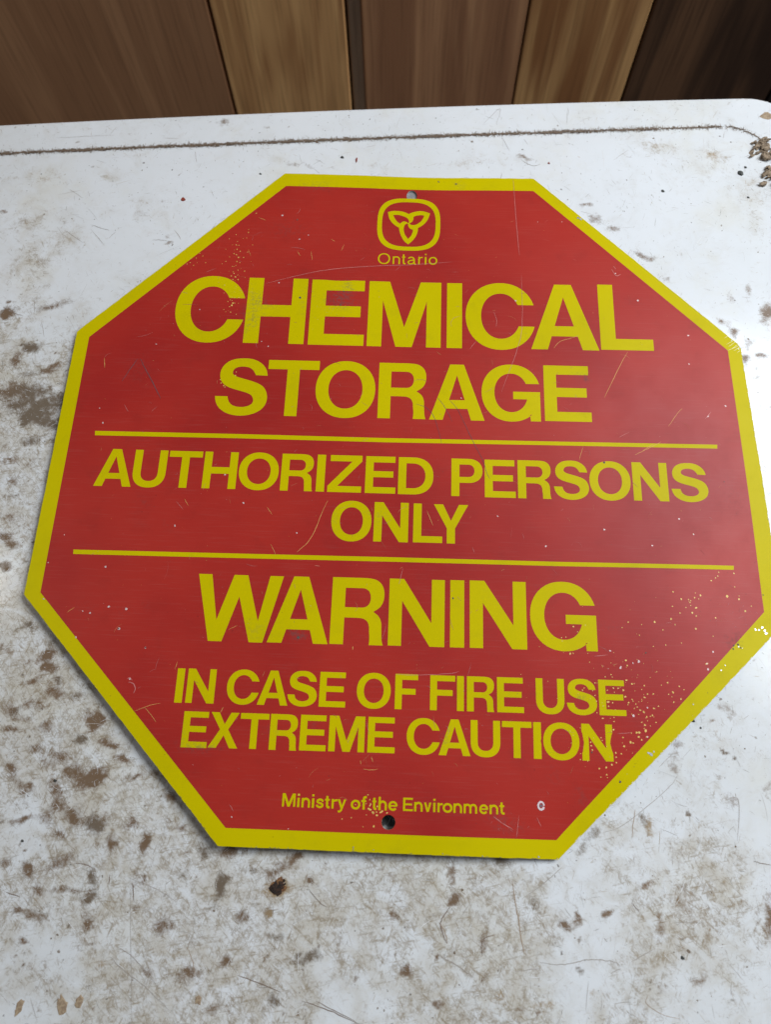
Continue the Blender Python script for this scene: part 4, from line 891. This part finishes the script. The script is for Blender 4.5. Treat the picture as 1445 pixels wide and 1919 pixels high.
# clump of dried mud flakes in the corner
(cx, cy) = CLUMP[0]
cl = tag(empty('mud_clump', (cx, cy, table_z(cx, cy))), 'clump of dried brown mud flakes in the far right corner crease', 'mud clump')
for i, (x, y) in enumerate(CLUMP):
    for j in range(11):
        px, py = x - cx + rnd.gauss(0, .0026), y - cy + rnd.gauss(0, .0026); r = rnd.uniform(.0010, .0040)
        o = chunk('mud_flake', px, py, r, rnd.uniform(.0005, .0014), M_mud, rnd.uniform(.25, .8), rnd.uniform(-1.3, -.7), 11, .34, cl, rnd.uniform(0, .0016))
        o.rotation_euler = (rnd.uniform(-.5, .5), rnd.uniform(-.6, .6), 0)
# rust pit eaten through the enamel
x, y = PIT[0]
ps = tag(empty('rust_pit', (x, y, zt(y)), table), 'black rust pit with an orange rim below the sign'); 
o = chunk('rust_ring', .0006, .0008, .0036, .00018, M_rust, 1.25, .5, 15, .35, ps, .00002)
for i, (px, py, r) in enumerate(((-.0004, -.0006, .0030), (.0020, .0008, .0018), (-.0018, -.0006, .0013), (.0014, -.0022, .0012), (.0036, .0032, .0008), (.0040, .0014, .0006), (-.0006, -.0030, .0009))):
    chunk('black_rust', px, py, r, .0003 + .0001 * (i % 3), M_pit, 1.15, .3, 13, .38, ps, .0001)

# ------------------------------------------------------------------ sign
def zs(x, y):
    z = -.0013 * math.exp(-((x - .012) / .045) ** 2) * sstep(.03, .21, y)
    z -= .0040 * math.exp(-((x - .11) ** 2 + (y + .235) ** 2) / .05 ** 2)
    z -= .0024 * math.exp(-((x - .235) ** 2 + (y + .09) ** 2) / .05 ** 2)
    z += .0007 * math.exp(-((x - .02) / .06) ** 2) * sstep(.14, .225, -y)
    return z
def cdt(loops, grid=.005, mode=2):
    """triangulate outline + holes, with interior grid points so that the sheet can follow the bends"""
    pts, edges = [], []
    for lp in loops:
        b = len(pts); pts += [Vector(p) for p in lp]; n = len(lp)
        edges += [(b + i, b + (i + 1) % n) for i in range(n)]
    xs = [p[0] for p in loops[0]]; ys = [p[1] for p in loops[0]]
    if grid:
        i0, i1 = math.floor(min(xs) / grid), math.ceil(max(xs) / grid); j0, j1 = math.floor(min(ys) / grid), math.ceil(max(ys) / grid)
        for i in range(i0, i1 + 1):
            for j in range(j0, j1 + 1):
                p = (i * grid, j * grid)
                pts.append(Vector(p))
    r = delaunay_2d_cdt(pts, edges, [], 0, 1e-7)
    V = np.array([tuple(v) for v in r[0]]); T = [tuple(f) for f in r[2]]
    Cn = np.array([V[list(t)].mean(0) for t in T]); ins = np.zeros(len(T), bool)
    for lp in loops:                      # even-odd test of every triangle's centre: keeps the sheet, drops the holes
        n = len(lp)
        for i in range(n):
            (ax, ay), (bx, by) = lp[i], lp[(i + 1) % n]
            if ay == by: continue
            ins ^= ((ay > Cn[:, 1]) != (by > Cn[:, 1])) & (Cn[:, 0] < (bx - ax) * (Cn[:, 1] - ay) / (by - ay) + ax)
    return [tuple(v) for v in V.tolist()], [t for t, k in zip(T, ins) if k]
def sheet(name, loops, dz, mat, parent, grid=.005, origin=(0, 0)):
    v, f = cdt(loops, grid)
    ff = []
    for t in f:
        ar = sum(v[t[i]][0] * v[t[(i + 1) % len(t)]][1] - v[t[(i + 1) % len(t)]][0] * v[t[i]][1] for i in range(len(t)))
        ff.append(t if ar > 0 else tuple(reversed(t)))
    used = sorted({i for t in ff for i in t}); mp = {o: i for i, o in enumerate(used)}
    vs = [(v[i][0], v[i][1], zs(v[i][0], v[i][1]) + dz) for i in used]
    me = mesh(name, vs, [tuple(mp[i] for i in t) for t in ff], True)
    at = me.attributes.new('smudge', 'FLOAT', 'POINT')
    P = np.array(vs) if vs else np.zeros((0, 3)); A = np.zeros(len(vs))
    for (cx, cy, m0, m1, m2, m3, s) in SMUDGE:
        dx, dy = P[:, 0] - cx, P[:, 1] - cy
        A = np.maximum(A, s * np.exp(-((m0 * dx + m1 * dy) ** 2 + (m2 * dx + m3 * dy) ** 2)))
    at.data.foreach_set('value', A)
    return link(name, me, mat, parent)
def circle(c, r, n=36): return [(c[0] + r * math.cos(2 * math.pi * i / n), c[1] + r * (1.26 if c[1] > .2 else 1) * math.sin(2 * math.pi * i / n)) for i in range(n)]
def subdiv(lp, st, jit=0.):
    out = []; n = len(lp)
    for i in range(n):
        (x0, y0), (x1, y1) = lp[i], lp[(i + 1) % n]; L = math.hypot(x1 - x0, y1 - y0); k = max(1, int(L / st))
        for j in range(k):
            t = j / k; q = rnd.gauss(0, jit) if j else 0
            out.append((x0 + (x1 - x0) * t - (y1 - y0) / L * q, y0 + (y1 - y0) * t + (x1 - x0) / L * q))
    return out

sign = tag(empty('warning_sign', (0, 0, 0)), 'red octagonal metal sign with yellow border and yellow CHEMICAL STORAGE lettering on the white table', 'sign')
HR = .0038
def build_plate():
    loops = [subdiv(OUTER, .003, .00006)] + [circle(h, HR) for h in HOLES]
    v, f = cdt(loops, .005)
    bm = bmesh.new()
    tv = [bm.verts.new((x, y, zs(x, y))) for x, y in v]
    for t in f:
        ar = sum(v[t[i]][0] * v[t[(i + 1) % len(t)]][1] - v[t[(i + 1) % len(t)]][0] * v[t[i]][1] for i in range(len(t)))
        q = bm.faces.new([tv[i] for i in (t if ar > 0 else reversed(t))]); q.smooth = True
    bmesh.ops.delete(bm, geom=[w for w in bm.verts if not w.link_faces], context='VERTS')
    be = [e for e in bm.edges if len(e.link_faces) == 1]
    low, sd_ = {}, {}
    def sv(w, d):
        if (w, d) not in sd_: sd_[(w, d)] = bm.verts.new((w.co.x, w.co.y, w.co.z - d))
        return sd_[(w, d)]
    def lo(w):
        if w not in low: low[w] = bm.verts.new((w.co.x, w.co.y, w.co.z - .0011))
        return low[w]
    faces = list(bm.faces)
    for e in be:
        a, b = e.verts
        l = e.link_loops[0]; a, b = l.vert, l.link_loop_next.vert
        q = bm.faces.new([sv(b, 0), sv(a, 0), sv(a, .0011), sv(b, .0011)]); q.material_index = 1
    for fc in faces:
        q = bm.faces.new([lo(w) for w in reversed(fc.verts)]); q.material_index = 1
    me = bpy.data.meshes.new('metal_plate'); bm.to_mesh(me); bm.free()
    at = me.attributes.new('smudge', 'FLOAT', 'POINT'); P = np.array([tuple(w.co) for w in me.vertices]); A = np.zeros(len(P))
    for (cx, cy, m0, m1, m2, m3, s) in SMUDGE:
        dx, dy = P[:, 0] - cx, P[:, 1] - cy
        A = np.maximum(A, s * np.exp(-((m0 * dx + m1 * dy) ** 2 + (m2 * dx + m3 * dy) ** 2)))
    at.data.foreach_set('value', A)
    link('metal_plate', me, [M_yellow, M_bare], sign)
build_plate()
sheet('red_field', [subdiv(INNER, .005)] + [circle(h, HR + .00002) for h in HOLES], .00005, M_red, sign)

# ---- letter outlines, unit cap height, own width w (both in cap heights)
ST, BA = .2, .166                       # stem and bar thickness of the heavy capitals
def supell(cx, cy, a, b, t0, t1, n, e=2.25):
    out = []
    for i in range(n + 1):
        t = t0 + (t1 - t0) * i / n; c, s = math.cos(t), math.sin(t)
        out.append((cx + a * math.copysign(abs(c) ** (2 / e), c), cy + b * math.copysign(abs(s) ** (2 / e), s)))
    return out
def ang_at(cy, b, y, e=2.25, right=True):
    s = (y - cy) / b; q = math.copysign(min(1, abs(s)) ** (e / 2), s); a = math.asin(q); return a
def cr(pts, k=5, closed=False):
    n = len(pts); out = []
    rngi = range(n) if closed else range(n - 1)
    for i in rngi:
        g = (lambda j: Vector(pts[j % n])) if closed else (lambda j: Vector(pts[max(0, min(n - 1, j))]))
        p0, p1, p2, p3 = g(i - 1), g(i), g(i + 1), g(i + 2)
        for q in range(k):
            t = q / k; out.append(tuple(.5 * ((2 * p1) + (p2 - p0) * t + (2 * p0 - 5 * p1 + 4 * p2 - p3) * t * t + (3 * p1 - p0 - 3 * p2 + p3) * t ** 3)))
    if not closed: out.append(tuple(pts[-1]))
    return out
def glyph(ch, w, s=ST, b=BA):
    o = .013
    R = lambda x0, y0, x1, y1: [(x0, y0), (x1, y0), (x1, y1), (x0, y1)]
    if ch == 'I': return [R(0, 0, w, 1)], []
    if ch == 'H': return [[(0, 0), (s, 0), (s, .5 - b * .58), (w - s, .5 - b * .58), (w - s, 0), (w, 0), (w, 1), (w - s, 1), (w - s, .5 + b * .5), (s, .5 + b * .5), (s, 1), (0, 1)]], []
    if ch == 'E': return [[(0, 0), (w, 0), (w, b), (s, b), (s, .43), (w * .92, .43), (w * .92, .43 + b), (s, .43 + b), (s, 1 - b), (w * .975, 1 - b), (w * .975, 1), (0, 1)]], []
    if ch == 'F': return [[(0, 0), (s, 0), (s, .42), (w * .9, .42), (w * .9, .42 + b), (s, .42 + b), (s, 1 - b), (w, 1 - b), (w, 1), (0, 1)]], []
    if ch == 'L': return [[(0, 0), (w, 0), (w, b), (s, b), (s, 1), (0, 1)]], []
    if ch == 'T': return [[(w / 2 - s / 2, 0), (w / 2 + s / 2, 0), (w / 2 + s / 2, 1 - b), (w, 1 - b), (w, 1), (0, 1), (0, 1 - b), (w / 2 - s / 2, 1 - b)]], []
    if ch == 'N':
        k = s * 1.08; return [[(0, 0), (s * .97, 0), (s * .97, .665), (w - k, 0), (w, 0), (w, 1), (w - s * .97, 1), (w - s * .97, .345), (k, 1), (0, 1)]], []
    if ch == 'M':
        q = s * .95; m = w / 2; return [[(0, 0), (q, 0), (q, .70), (m - s * .53, 0), (m + s * .53, 0), (w - q, .70), (w - q, 0), (w, 0), (w, 1), (w - q * 1.45, 1), (m, .30), (q * 1.45, 1), (0, 1)]], []
    if ch == 'W':
        q = s * .98; m = w / 2; a = w * .265
        return [[(a - q * .5, 0), (a + q * .52, 0), (m, .67), (w - a - q * .52, 0), (w - a + q * .5, 0), (w, 1), (w - q * 1.04, 1), (w - a + .005, .315), (m + q * .53, 1), (m - q * .53, 1), (a - .005, .315), (q * 1.04, 1), (0, 1)]], []
    if ch == 'A':
        q = s * 1.08; t = s * .56; m = w / 2
        ol = lambda y: t * y + 0 * y
        xo = lambda y: (m - t) * y                  # outer left edge
        xi = lambda y: q + (m - q + .0) * y / .80   # inner left edge reaches the middle at .80
        y0, y1 = .20, .20 + b * .93
        return [[(0, 0), (q, 0), (xi(y0), y0), (w - xi(y0), y0), (w - q, 0), (w, 0), (m + t, 1), (m - t, 1)]], [[(xi(y1), y1), (w - xi(y1), y1), (m, .80)]]
    if ch == 'X':
        q = s * 1.2; m = w / 2; c = .52; return [[(0, 0), (q, 0), (m, .355), (w - q, 0), (w, 0), (m + s * .60, c), (w * .975, 1), (w * .975 - q, 1), (m, .67), (q + w * .02, 1), (w * .02, 1), (m - s * .60, c)]], []
    if ch == 'Y':
        q = s * 1.14; m = w / 2; return [[(m - s / 2, 0), (m + s / 2, 0), (m + s / 2, .385), (w, 1), (w - q, 1), (m, .58), (q, 1), (0, 1), (m - s / 2, .385)]], []
    if ch == 'Z': return [[(0, 0), (w, 0), (w, b), (s * 1.22, b), (w, 1 - b * .95), (w, 1), (w * .05, 1), (w * .05, 1 - b), (w - s * 1.25, 1 - b), (0, b * .98)]], []
    if ch == 'O':
        return [supell(w / 2, .5, w / 2, .5 + o, 0, 2 * math.pi * 47 / 48, 47, 2.15)], [supell(w / 2, .5, w / 2 - s * 1.03, .5 + o - b * 1.0, 0, 2 * math.pi * 39 / 40, 39, 2.1)]
    if ch == 'C':
        W = w * 1.0; e = 2.12; a = W * .515; cx = a; B = .5 + o; yt, yb = .665, .335
        yu, yl = .672, .345
        t0 = ang_at(.5, B, yu, e); t1 = 2 * math.pi + ang_at(.5, B, yl, e)
        out = supell(cx, .5, a, B, t0, t1, 44, e)
        ai, bi = a - s * 1.03, B - b; e2 = 2.1
        u1 = 2 * math.pi + ang_at(.5, bi, yl, e2); u0 = ang_at(.5, bi, yu, e2)
        inn = supell(cx, .5, ai, bi, u1, u0, 36, e2)
        m = max(p[0] for p in out); out = [(p[0] * w / m, p[1]) for p in out]; inn = [(p[0] * w / m, p[1]) for p in inn]
        return [out + inn], []
    if ch == 'G':
        e = 2.12; a = w * .505; cx = a; B = .5 + o; yu = .665
        t0 = ang_at(.5, B, yu, e); t1 = math.radians(360 - 47)
        out = supell(cx, .5, a, B, t0, t1, 40, e)
        ai, bi = a - s * 1.03, B - b; e2 = 2.1
        u0 = ang_at(.5, bi, yu, e2); u1 = 2 * math.pi + ang_at(.5, bi, .385, e2)
        inn = supell(cx, .5, ai, bi, u1, u0, 34, e2)
        inn = [(min(p[0], w - s * .92), p[1]) for p in inn]
        return [out + [(w - s * .84, .115), (w - s * .80, 0), (w, 0), (w, .52), (w * .54, .52), (w * .54, .385)] + inn], []
    if ch == 'U':
        rB = .40; e = 2.3
        out = [(0, 1)] + supell(w / 2, rB, w / 2, rB + o, math.pi, 2 * math.pi, 24, e) + [(w, 1), (w - s, 1)]
        inn = supell(w / 2, rB, w / 2 - s, rB + o - b * 1.05, 2 * math.pi, math.pi, 20, e) + [(s, 1)]
        return [out + inn], []
    if ch == 'D':
        k = w * .42; e = 2.25
        out = [(0, 0)] + supell(k, .5, w - k, .5, -math.pi / 2, math.pi / 2, 24, e) + [(0, 1)]
        h = [(s, b)] + supell(k, .5, w - k - s, .5 - b, -math.pi / 2, math.pi / 2, 20, 2.15) + [(s, 1 - b)]
        return [out], [h]
    if ch == 'P':
        y0 = .355; k = w * .55; c = (1 + y0) / 2; B = (1 - y0) / 2
        out = [(0, 0), (s, 0), (s, y0)] + supell(k, c, w - k, B, -math.pi / 2, math.pi / 2, 18, 2.2) + [(0, 1)]
        h = [(s, y0 + b * .95)] + supell(k, c, w - k - s, B - b * .95, -math.pi / 2, math.pi / 2, 14, 2.1) + [(s, 1 - b * .95)]
        return [out], [h]
    if ch == 'R':
        sc = lambda l: [(x * w, y) for x, y in l]; sw = s / w
        bowl = cr([(.62, 1), (.80, .985), (.92, .93), (.985, .84), (1.0, .735), (.98, .64), (.92, .56), (.80, .49)], 4)
        leg = cr([(.80, .49), (.90, .43), (.955, .34), (.965, .22), (.975, .08), (1.0, 0)], 4)
        legi = cr([(1.0 - sw * 1.02, 0), (.745, .10), (.735, .20), (.725, .29), (.68, .355), (.60, .388), (.50, .395)], 4)
        if sw > .3: legi = [(min(x, 1 - sw), y) for x, y in legi]
        out = sc([(0, 0), (sw, 0), (sw, .395)] + list(reversed(legi))) + sc(list(reversed(leg))) [:-1] + sc(list(reversed(bowl))) + [(0, 1)]
        y0, y1 = .395 + b * .93, 1 - b * .95
        h = [(s, y0)] + supell(w * .58, (y0 + y1) / 2, w * .42 - s * 1.0, (y1 - y0) / 2, -math.pi / 2, math.pi / 2, 14, 2.2) + [(s, y1)]
        return [out], [h]
    if ch == 'S':
        P = [(388, 162), (380, 120), (358, 84), (322, 55), (275, 37), (218, 33), (155, 39), (102, 61), (64, 100), (47, 150), (53, 200), (78, 235), (122, 259), (180, 276), (240, 293), (277, 312), (291, 345), (284, 370), (262, 388), (225, 399), (185, 399), (145, 389), (118, 362), (107, 323)]
        Q = [(18, 323), (26, 370), (53, 413), (98, 444), (150, 460), (206, 464), (265, 456), (320, 435), (360, 404), (383, 364), (389, 320), (379, 276), (355, 242), (315, 219), (262, 201), (200, 184), (160, 171), (137, 150), (142, 125), (160, 107), (190, 98), (225, 97), (260, 105), (286, 126), (304, 160)]
        pts = cr(P, 2) + cr(Q, 2)
        pts = [(x + .0576 * (y - 33), 464 - y) for x, y in pts]
        x0 = min(p[0] for p in pts); x1 = max(p[0] for p in pts)
        lp = [((x - x0) / (x1 - x0) * w, y / 431 * (1 + 2 * o) - o) for x, y in pts]
        return [list(reversed(lp))], []
    raise KeyError(ch)
def stroke_poly(pts, t, tv=None):
    """a pen stroke of width t along pts, as one outline"""
    L, Rr = [], []; n = len(pts)
    for i, (x, y) in enumerate(pts):
        x0, y0 = pts[max(0, i - 1)]; x1, y1 = pts[min(n - 1, i + 1)]; tx, ty = x1 - x0, y1 - y0; q = math.hypot(tx, ty) or 1
        nx, ny = -ty / q, tx / q; L.append((x + nx * t / 2, y + ny * t / 2)); Rr.append((x - nx * t / 2, y - ny * t / 2))
    return L + list(reversed(Rr))
def lower(ch, w, s, xh):
    """lower case built of pen strokes; every returned outline gets its own tiny step in height"""
    a = []; b = s * .86; R = lambda x0, y0, x1, y1: [(x0, y0), (x1, y0), (x1, y1), (x0, y1)]
    arc = lambda cx, cy, rx, ry, t0, t1, n=16: [(cx + rx * math.cos(math.radians(t0 + (t1 - t0) * i / n)), cy + ry * math.sin(math.radians(t0 + (t1 - t0) * i / n))) for i in range(n + 1)]
    if ch == 'i': return [([R(0, 0, w, xh)], []), ([R(0, 1 - b * 1.05, w, 1)], [])]
    if ch in 'nh':
        top = 1 if ch == 'h' else xh; r = (w - s) / 2
        st = [(s / 2, xh - r * 1.25)] + arc(w / 2, xh - r - b / 2 + .02, r, r, 165, 0, 12) + [(w - s / 2, 0)]
        return [([R(0, 0, s, top)], []), ([stroke_poly(st, s * .95)], [])]
    if ch == 'm':
        o = [([R(0, 0, s, xh)], [])]; hw = (w + s) / 2
        for k in (0, 1):
            x = k * (w - s) / 2; r = (hw - s) / 2
            st = [(x + s / 2, xh - r * 1.3)] + [(x + p[0], p[1]) for p in arc(hw / 2, xh - r - b / 2 + .02, r, r, 160, 0, 10)] + [(x + hw - s / 2, 0)]
            o.append(([stroke_poly(st, s * .92)], []))
        return o
    if ch == 'r': return [([R(0, 0, s, xh)], []), ([stroke_poly([(s / 2, xh * .55), (s * .75, xh * .78), (s * 1.4, xh - b * .75), (w, xh - b * .45)], b)], [])]
    if ch == 'o': return [([supell(w / 2, xh / 2, w / 2, xh / 2 + .012, 0, 2 * math.pi * 29 / 30, 29, 2.05)], [supell(w / 2, xh / 2, w / 2 - s, xh / 2 - b, 0, 2 * math.pi * 23 / 24, 23, 2.05)])]
    if ch == 'e':
        return [([stroke_poly(arc(w / 2, xh / 2, w / 2 - s / 2, xh / 2 - b / 2 + .01, -38, -360, 30), s * .93)], []), ([R(s * .6, xh / 2 - b * .35, w - s * .3, xh / 2 + b * .45)], [])]
    if ch == 't':
        c = w * .45
        return [([stroke_poly([(c, xh * 1.30), (c, xh * .45), (c + .005, b * 1.2), (c + s * .35, b * .6), (w, b * .5)], s)], []), ([R(0, xh - b * .9, w * .95, xh)], [])]
    if ch == 'f':
        c = w * .48
        return [([stroke_poly([(c, 0), (c, .75), (c + .02, .90), (c + s * .6, 1 - b * .5), (w, 1 - b * .4)], s)], []), ([R(0, xh - b * .9, w * .92, xh)], [])]
    if ch == 'v': return [([[(w / 2 - s * .5, 0), (w / 2 + s * .5, 0), (w, xh), (w - s * 1.05, xh), (w / 2, b * 1.5), (s * 1.05, xh), (0, xh)]], [])]
    if ch == 'y':
        return [([[(w / 2 - s * .45, .0), (w / 2 + s * .45, 0), (w, xh), (w - s * 1.05, xh), (w / 2 + .01, b * 1.7), (s * 1.05, xh), (0, xh)]], []), ([stroke_poly([(w / 2 + .02, .08), (w / 2 - s * .25, -.10), (w / 2 - s * .8, -.20), (w * .06, -.20)], b)], [])]
    if ch == 's':
        P = [(.93, .70), (.86, .86), (.68, .95), (.48, .965), (.25, .92), (.12, .79), (.16, .65), (.36, .56), (.60, .50), (.84, .40), (.91, .26), (.80, .10), (.55, .035), (.30, .05), (.12, .15), (.06, .31)]
        x0 = s / 2; return [([stroke_poly([(x0 + (w - s) * (x - .06) / .87, b / 2 + (xh - b) * (y - .035) / .93) for x, y in cr(P, 3)], s * .9)], [])]
    if ch == 'a':
        st = arc(w * .42, xh - .30 * xh, w * .33, xh * .30 - b / 2, 165, 30, 10) + [(w * .80, xh * .62), (w * .80, xh * .15), (w * .86, b * .5), (w, b * .45)]
        bw = [(w * .80, xh * .60)] + [(w * .60, xh * .54), (w * .30, xh * .48), (w * .10, xh * .36), (w * .08, xh * .20), (w * .20, xh * .08), (w * .42, xh * .06), (w * .66, xh * .14), (w * .80, xh * .30)]
        return [([stroke_poly(st, s)], []), ([stroke_poly(cr(bw, 3), b)], [])]
    raise KeyError(ch)

def build_letters():
    for word, kind, ls in WORDS:
        cx0 = ls[0][1]; base = ls[0][3]
        we = empty('word', (0, 0, 0), sign)
        size = {'C': 'bold', 'S': 'small', 'L': 'small thin'}[kind]
        we['label'] = 'the word %s in %s yellow lettering' % (word, size)
        for i, (ch, x0, x1, y0, y1) in enumerate(ls):
            h = y1 - y0; w = (x1 - x0) / h
            sl = 0.0
            if i + 1 < len(ls): pass
            if kind == 'C': parts = [glyph(ch, w)]
            elif ch.isupper():
                s = .17 if kind == 'S' else .115; parts = [glyph(ch, w, s, s * .86)]
            else: parts = lower(ch, w, .17 if kind == 'S' else .115, .70 if kind == 'S' else .715)
            if ch == 'I' and kind == 'C': parts = [([[(0, 0), (w, 0), (w, 1), (0, 1)]], [])]
            objs = []
            for pi, (outs, holes) in enumerate(parts):
                L = [[(x0 + x * h, y0 + y * h) for x, y in lp] for lp in outs + holes]
                v, f = cdt(L, .005 if kind == 'C' else 0, 2); objs.append((v, f, pi))
            vs, fs = [], []
            for v, f, pi in objs:
                b = len(vs); vs += [(x, y, zs(x, y) + .00009 + pi * .000012) for x, y in v]
                for t in f:
                    ar = sum(v[t[q]][0] * v[t[(q + 1) % len(t)]][1] - v[t[(q + 1) % len(t)]][0] * v[t[q]][1] for q in range(len(t)))
                    fs.append(tuple(b + q for q in (t if ar > 0 else reversed(t))))
            used = sorted({q for t in fs for q in t}); mp = {o: q for q, o in enumerate(used)}
            vv = [vs[q] for q in used]; me = mesh('letter', vv, [tuple(mp[q] for q in t) for t in fs], True)
            at = me.attributes.new('smudge', 'FLOAT', 'POINT'); P = np.array(vv); A = np.zeros(len(P))
            for (cx, cy, m0, m1, m2, m3, s_) in SMUDGE:
                dx, dy = P[:, 0] - cx, P[:, 1] - cy
                A = np.maximum(A, s_ * np.exp(-((m0 * dx + m1 * dy) ** 2 + (m2 * dx + m3 * dy) ** 2)))
            at.data.foreach_set('value', A)
            link('letter', me, M_yellow if kind != 'L' else M_yellow, we)
build_letters()
for r in RULES: sheet('rule_line', [subdiv(r, .004)], .00009, M_yellow, sign)
# emblem: three-petalled flower in a rounded frame
em = empty('emblem', (0, 0, 0), sign); em['label'] = 'yellow outline of a three-petalled flower in a rounded frame'
x0, x1, y0, y1 = RING; mx, my, a, b = (x0 + x1) / 2, (y0 + y1) / 2, (x1 - x0) / 2, (y1 - y0) / 2
tk = .0033
ring_o = supell(mx, my, a, b, 0, 2 * math.pi * 71 / 72, 71, 3.0); ring_i = supell(mx, my, a - tk, b - tk, 0, 2 * math.pi * 71 / 72, 71, 2.9)
sheet('frame', [ring_o, ring_i], .00009, M_yellow, em, .004)
tips = {0, 8, 16}
def crt(lp, corners, k=3):
    out = []; n = len(lp); cs = sorted(corners)
    for i, c in enumerate(cs):
        e = cs[(i + 1) % len(cs)]; seg = [lp[j % n] for j in range(c, (e if e > c else e + n) + 1)]
        out += cr(seg, k)[:-1]
    return out
sheet('flower', [crt(TRIL, {0, 4, 8, 12, 16, 20})] + [crt(h, c) for h, c in zip(TRILH, ({0, 6, 7, 11}, {0, 3, 7}, {0, 5, 6, 10}))], .00009, M_yellow, em, 0)

# ---- wear on the sign: chips down to the yellow or the metal, dark nicks, fine scratches
def chips(name, data, mat, dz, ext=None):
    vs, fs = [], []
    for x, y, r in data:
        p = blob_poly(r * .001, 7, .35, rnd.uniform(.6, 1.3), rnd.uniform(0, 3)); b = len(vs)
        if any(math.hypot(x + q[0] - h[0], y + q[1] - h[1]) < HR for q in p for h in HOLES): continue
        vs += [(x + a, y + c, zs(x + a, y + c) + dz) for a, c in p]; fs.append(tuple(range(b, b + 7)))
    o = link(name, mesh(name, vs, fs), mat, sign); tag(o, kind='stuff'); return o
extra = []
for _ in range(110):
    x, y = rnd.gauss(.125, .02), rnd.gauss(-.145, .026); extra.append((x, y, abs(rnd.gauss(.12, .07)) + .06))
for _ in range(60):
    x, y = rnd.gauss(-.118, .006), rnd.gauss(.145, .022); extra.append((x, y, rnd.uniform(.12, .38)))
for _ in range(150):
    extra.append((rnd.uniform(-.2, .2), rnd.uniform(-.2, .2), rnd.uniform(.06, .12)))
def inside(x, y, poly, m=.001):
    c = True; n = len(poly)
    for i in range(n):
        (ax, ay), (bx, by) = poly[i], poly[(i + 1) % n]
        if ((bx - ax) * (y - ay) - (by - ay) * (x - ax)) / math.hypot(bx - ax, by - ay) > -m: c = False
    return c
extra = [e for e in extra if inside(e[0], e[1], INNER)]
chips('paint_chips', CHIPS + extra, M_chip, .00014)
chips('bare_metal_chips', [(x, y, max(r, .22)) for x, y, r in WCHIPS] + [(rnd.uniform(-.19, .19), rnd.uniform(-.19, .19), rnd.uniform(.07, .14)) for _ in range(60)], M_wchip, .00015)
chips('border_nicks', NICKS, M_bare, .00013)
chips('dark_nicks', DCHIPS + [e for e in [(rnd.uniform(-.21, .21), rnd.uniform(-.21, .21), rnd.uniform(.07, .2)) for _ in range(160)] if inside(e[0], e[1], OUTER, .002)], M_dchip, .00016)
# worn metal along the right hand edges
WE = Strokes()
def edge_wear(i, t0, t1, n, c):
    (ax, ay), (bx, by) = OUTER[i], OUTER[(i + 1) % len(OUTER)]
    L = math.hypot(bx - ax, by - ay); tx, ty = (bx - ax) / L, (by - ay) / L; nx, ny = ty, -tx
    for _ in range(n):
        t = rnd.uniform(t0, t1) * L; l = rnd.uniform(.0004, .0022); d = rnd.uniform(.0001, .0004)
        x, y = ax + tx * t + nx * d, ay + ty * t + ny * d
        WE.add([(x, y), (x + tx * l / 2, y + ty * l / 2), (x + tx * l, y + ty * l)], rnd.uniform(.00008, .0002), c, zs, .00012)
edge_wear(1, .05, .98, 22, (.66, .62, .40)); edge_wear(3, .02, .75, 60, (.75, .74, .66)); edge_wear(4, .05, .95, 50, (.72, .70, .58)); edge_wear(5, .05, .9, 22, (.20, .17, .08)); edge_wear(6, .05, .9, 14, (.22, .18, .06)); edge_wear(2, .1, .9, 4, (.8, .8, .7))
cl_ = {'p': (.62, .22, .20), 'y': (.76, .42, .12), 'd': (.15, .07, .08), 'o': (.75, .3, .2), 'w': (.86, .82, .45)}
for k, w, pts in SSCR:
    p = smooth(pts, 6); WE.add([(x + rnd.gauss(0, .00006), y + rnd.gauss(0, .00006)) for x, y in p], w * .001 * .75, cl_[k], zs, .00018)
for _ in range(330):                                   # hairlines
    x, y = rnd.uniform(-.205, .205), rnd.uniform(-.205, .205)
    if not inside(x, y, INNER, .006): continue
    a = rnd.choice([rnd.gauss(.2, .5), rnd.gauss(1.6, .4), rnd.uniform(0, 3.14)]); l = rnd.expovariate(1 / .0025) + .0008; l = min(l, .012); cv = rnd.gauss(0, .5)
    pts = [(x + l * t * math.cos(a + cv * t), y + l * t * math.sin(a + cv * t)) for t in (0, .33, .66, 1)]
    if not inside(*pts[-1], INNER, .002): continue
    WE.add(pts, rnd.uniform(.00004, .00010), blend((.44, .05, .04), rnd.choice([(.70, .36, .14), (.6, .3, .28)]), rnd.uniform(.15, .7)), zs, .00017)
for _ in range(120):                                   # grey rubs near the corners and on the letters E and H
    x, y = rnd.choice([(.064, -.215), (-.052, .112), (.20, -.088)]); x += rnd.gauss(0, .008); y += rnd.gauss(0, .005)
    if not inside(x, y, INNER, .002): continue
    a = rnd.uniform(0, 3.14); l = rnd.uniform(.0005, .002)
    WE.add([(x, y), (x + l * math.cos(a), y + l * math.sin(a))], .00007, rnd.choice([(.45, .22, .25), (.3, .12, .13), (.5, .36, .38)]), zs, .00019)
for (x, y) in [(p[0], p[1]) for p in WCHIPS[-3:-2]]:    # ring-shaped scar right of the small lettering
    WE.add([(x + .0016 * math.cos(t * .6), y + .0020 * math.sin(t * .6)) for t in range(11)], .0005, (.72, .62, .64), zs, .0002, False)
    WE.poly(circle((x, y), .0008, 8), (.2, .12, .14), zs, .00021)
WE.build('fine_scratches', sign)
